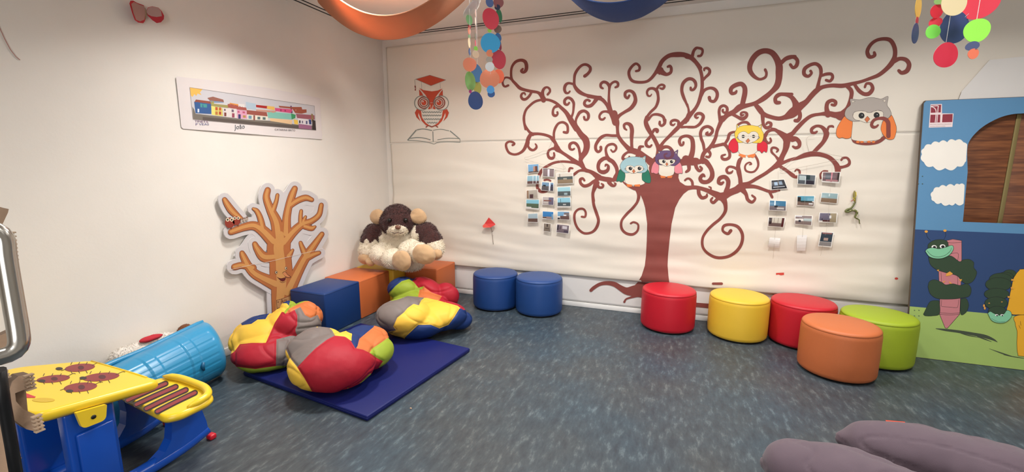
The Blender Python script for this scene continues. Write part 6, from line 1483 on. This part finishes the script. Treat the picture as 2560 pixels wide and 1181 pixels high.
for col_ in ([(190, 20), (195, 860)], [(412, 40), (415, 520), (400, 1000)], [(640, 60), (640, 520), (630, 1020)]):
    tubeo('thread', [on_y(*q, wy + .004) for q in tile(*TH, col_)], .0006, THR, root, 5)
root = empty('wire_hanger', on_y(2030, 400, WB - .05), 'thin bent wire hanger carrying the right cluster of photos', 'hanger')
t = lambda p: tile(*T8, p)
tubeo('frame', hk(t([(500, 585), (400, 612), (260, 690), (130, 800), (70, 845), (66, 862), (120, 866), (400, 812), (700, 752), (960, 692), (985, 672), (960, 655), (860, 640), (700, 600), (600, 588), (540, 578)]), wy), .0011, WIRE, root, 6, True)
tubeo('hook', hk(t([(490, 585), (475, 540), (455, 470), (450, 400), (480, 365), (530, 355), (570, 350)]), wy), .0011, WIRE, root, 6)
for col_ in ([(225, 90), (215, 520), (160, 1170)], [(575, 20), (545, 560), (520, 900)], [(890, -20), (850, 500), (830, 760), (745, 1130)]):
    tubeo('thread', [on_y(*q, wy + .004) for q in tile(*TR, col_)], .0006, THR, root, 5)

# ================================================================== paper flower and toy snake
T = (1180, 520, 11.81); t = lambda p: tile(*T, p)
yr = WB - .04
root = empty('paper_rose', on_y(1225, 565, yr), 'folded red paper flower on a thorny twig fixed to the paper', 'paper flower')
bm = bmesh.new()
def tri3(L_):
    A = [bm.verts.new(on_y(*t([(x, y)])[0], yr - d_)) for x, y, d_ in L_]; bm.faces.new(A)
tri3([(495, 285, .0), (375, 465, .012), (545, 580, .03), (690, 500, .008), (670, 460, .004)])
o = bm_obj('petal', bm, mat('red paper', (206, 50, 48), .6), root); md = o.modifiers.new('t', 'SOLIDIFY'); md.thickness = .0008
bm = bmesh.new(); tri3([(375, 465, .012), (310, 530, .02), (330, 585, .022), (545, 582, .03)])
o = bm_obj('petal', bm, mat('red paper light', (232, 92, 80), .6), root); md = o.modifiers.new('t', 'SOLIDIFY'); md.thickness = .0008
tubeo('stem', [on_y(*q, yr) for q in t([(558, 580), (585, 700), (605, 850), (620, 970), (630, 1080)])], .0022, mat('dark twig', (96, 78, 62), .7), root, 6)
tubeo('thorn', [on_y(*q, yr - .002) for q in t([(592, 720), (615, 690), (632, 662)])], [.0022, .0018, .0008], mat('dark twig', (96, 78, 62), .7), root, 6)
tubeo('thorn', [on_y(*q, yr - .002) for q in t([(602, 840), (614, 830), (625, 815)])], [.0018, .0014, .0006], mat('dark twig', (96, 78, 62), .7), root, 6)
T = (1900, 410, 4.921); t = lambda p: tile(*T, p)
root = empty('toy_snake', on_y(2138, 520, WB - .04), 'small green toy snake hanging on the paper beside the blue board', 'toy snake')
ys_ = WB - .036
sn = [(1175, 470), (1150, 510), (1120, 545), (1070, 565), (1055, 585), (1085, 590), (1130, 572), (1170, 575), (1195, 600), (1180, 630), (1170, 655), (1195, 675), (1220, 690), (1222, 715), (1228, 738)]
C = catmull([tuple(on_y(*q, ys_)) for q in t(sn)], .006)
tubeo('body', [Vector(p) for p in C], [.0035 + .0055 * math.sin(math.pi * min(1, (i + 4) / len(C) * 1.0)) for i in range(len(C))], mat('snake green', (104, 108, 60), .5), root, 8)
for x, y in ((1110, 572), (1152, 568), (1202, 588), (1198, 632), (1190, 660)):
    c = on_y(*t([(x, y)])[0], ys_ - .009); bm = bmesh.new(); bmesh.ops.create_uvsphere(bm, u_segments=12, v_segments=8, radius=1, matrix=Matrix.Translation(c) @ Matrix.Diagonal((.0055, .003, .0045, 1)))
    bm_obj('spot', bm, mat('snake spot', (196, 190, 150), .5), root)
hd = [Vector(p) for p in catmull([tuple(on_y(*q, ys_ - .004)) for q in t([(1165, 330), (1160, 380), (1165, 430), (1172, 475)])], .005)]
tubeo('head', hd, [.003 + .007 * math.sin(math.pi * min(1, (i + 1) / len(hd))) for i in range(len(hd))], mat('snake head', (140, 130, 74), .5), root, 10)
tubeo('jaw', [on_y(*q, ys_ - .012) for q in t([(1180, 345), (1182, 390), (1172, 420), (1140, 415), (1165, 440), (1155, 460)])], .003, mat('snake yellow', (200, 180, 50), .5), root, 6)
tubeo('tongue', [on_y(*q, ys_ - .012) for q in t([(1150, 440), (1130, 455), (1120, 462)])], .0025, mat('snake tongue', (180, 60, 60), .5), root, 6)
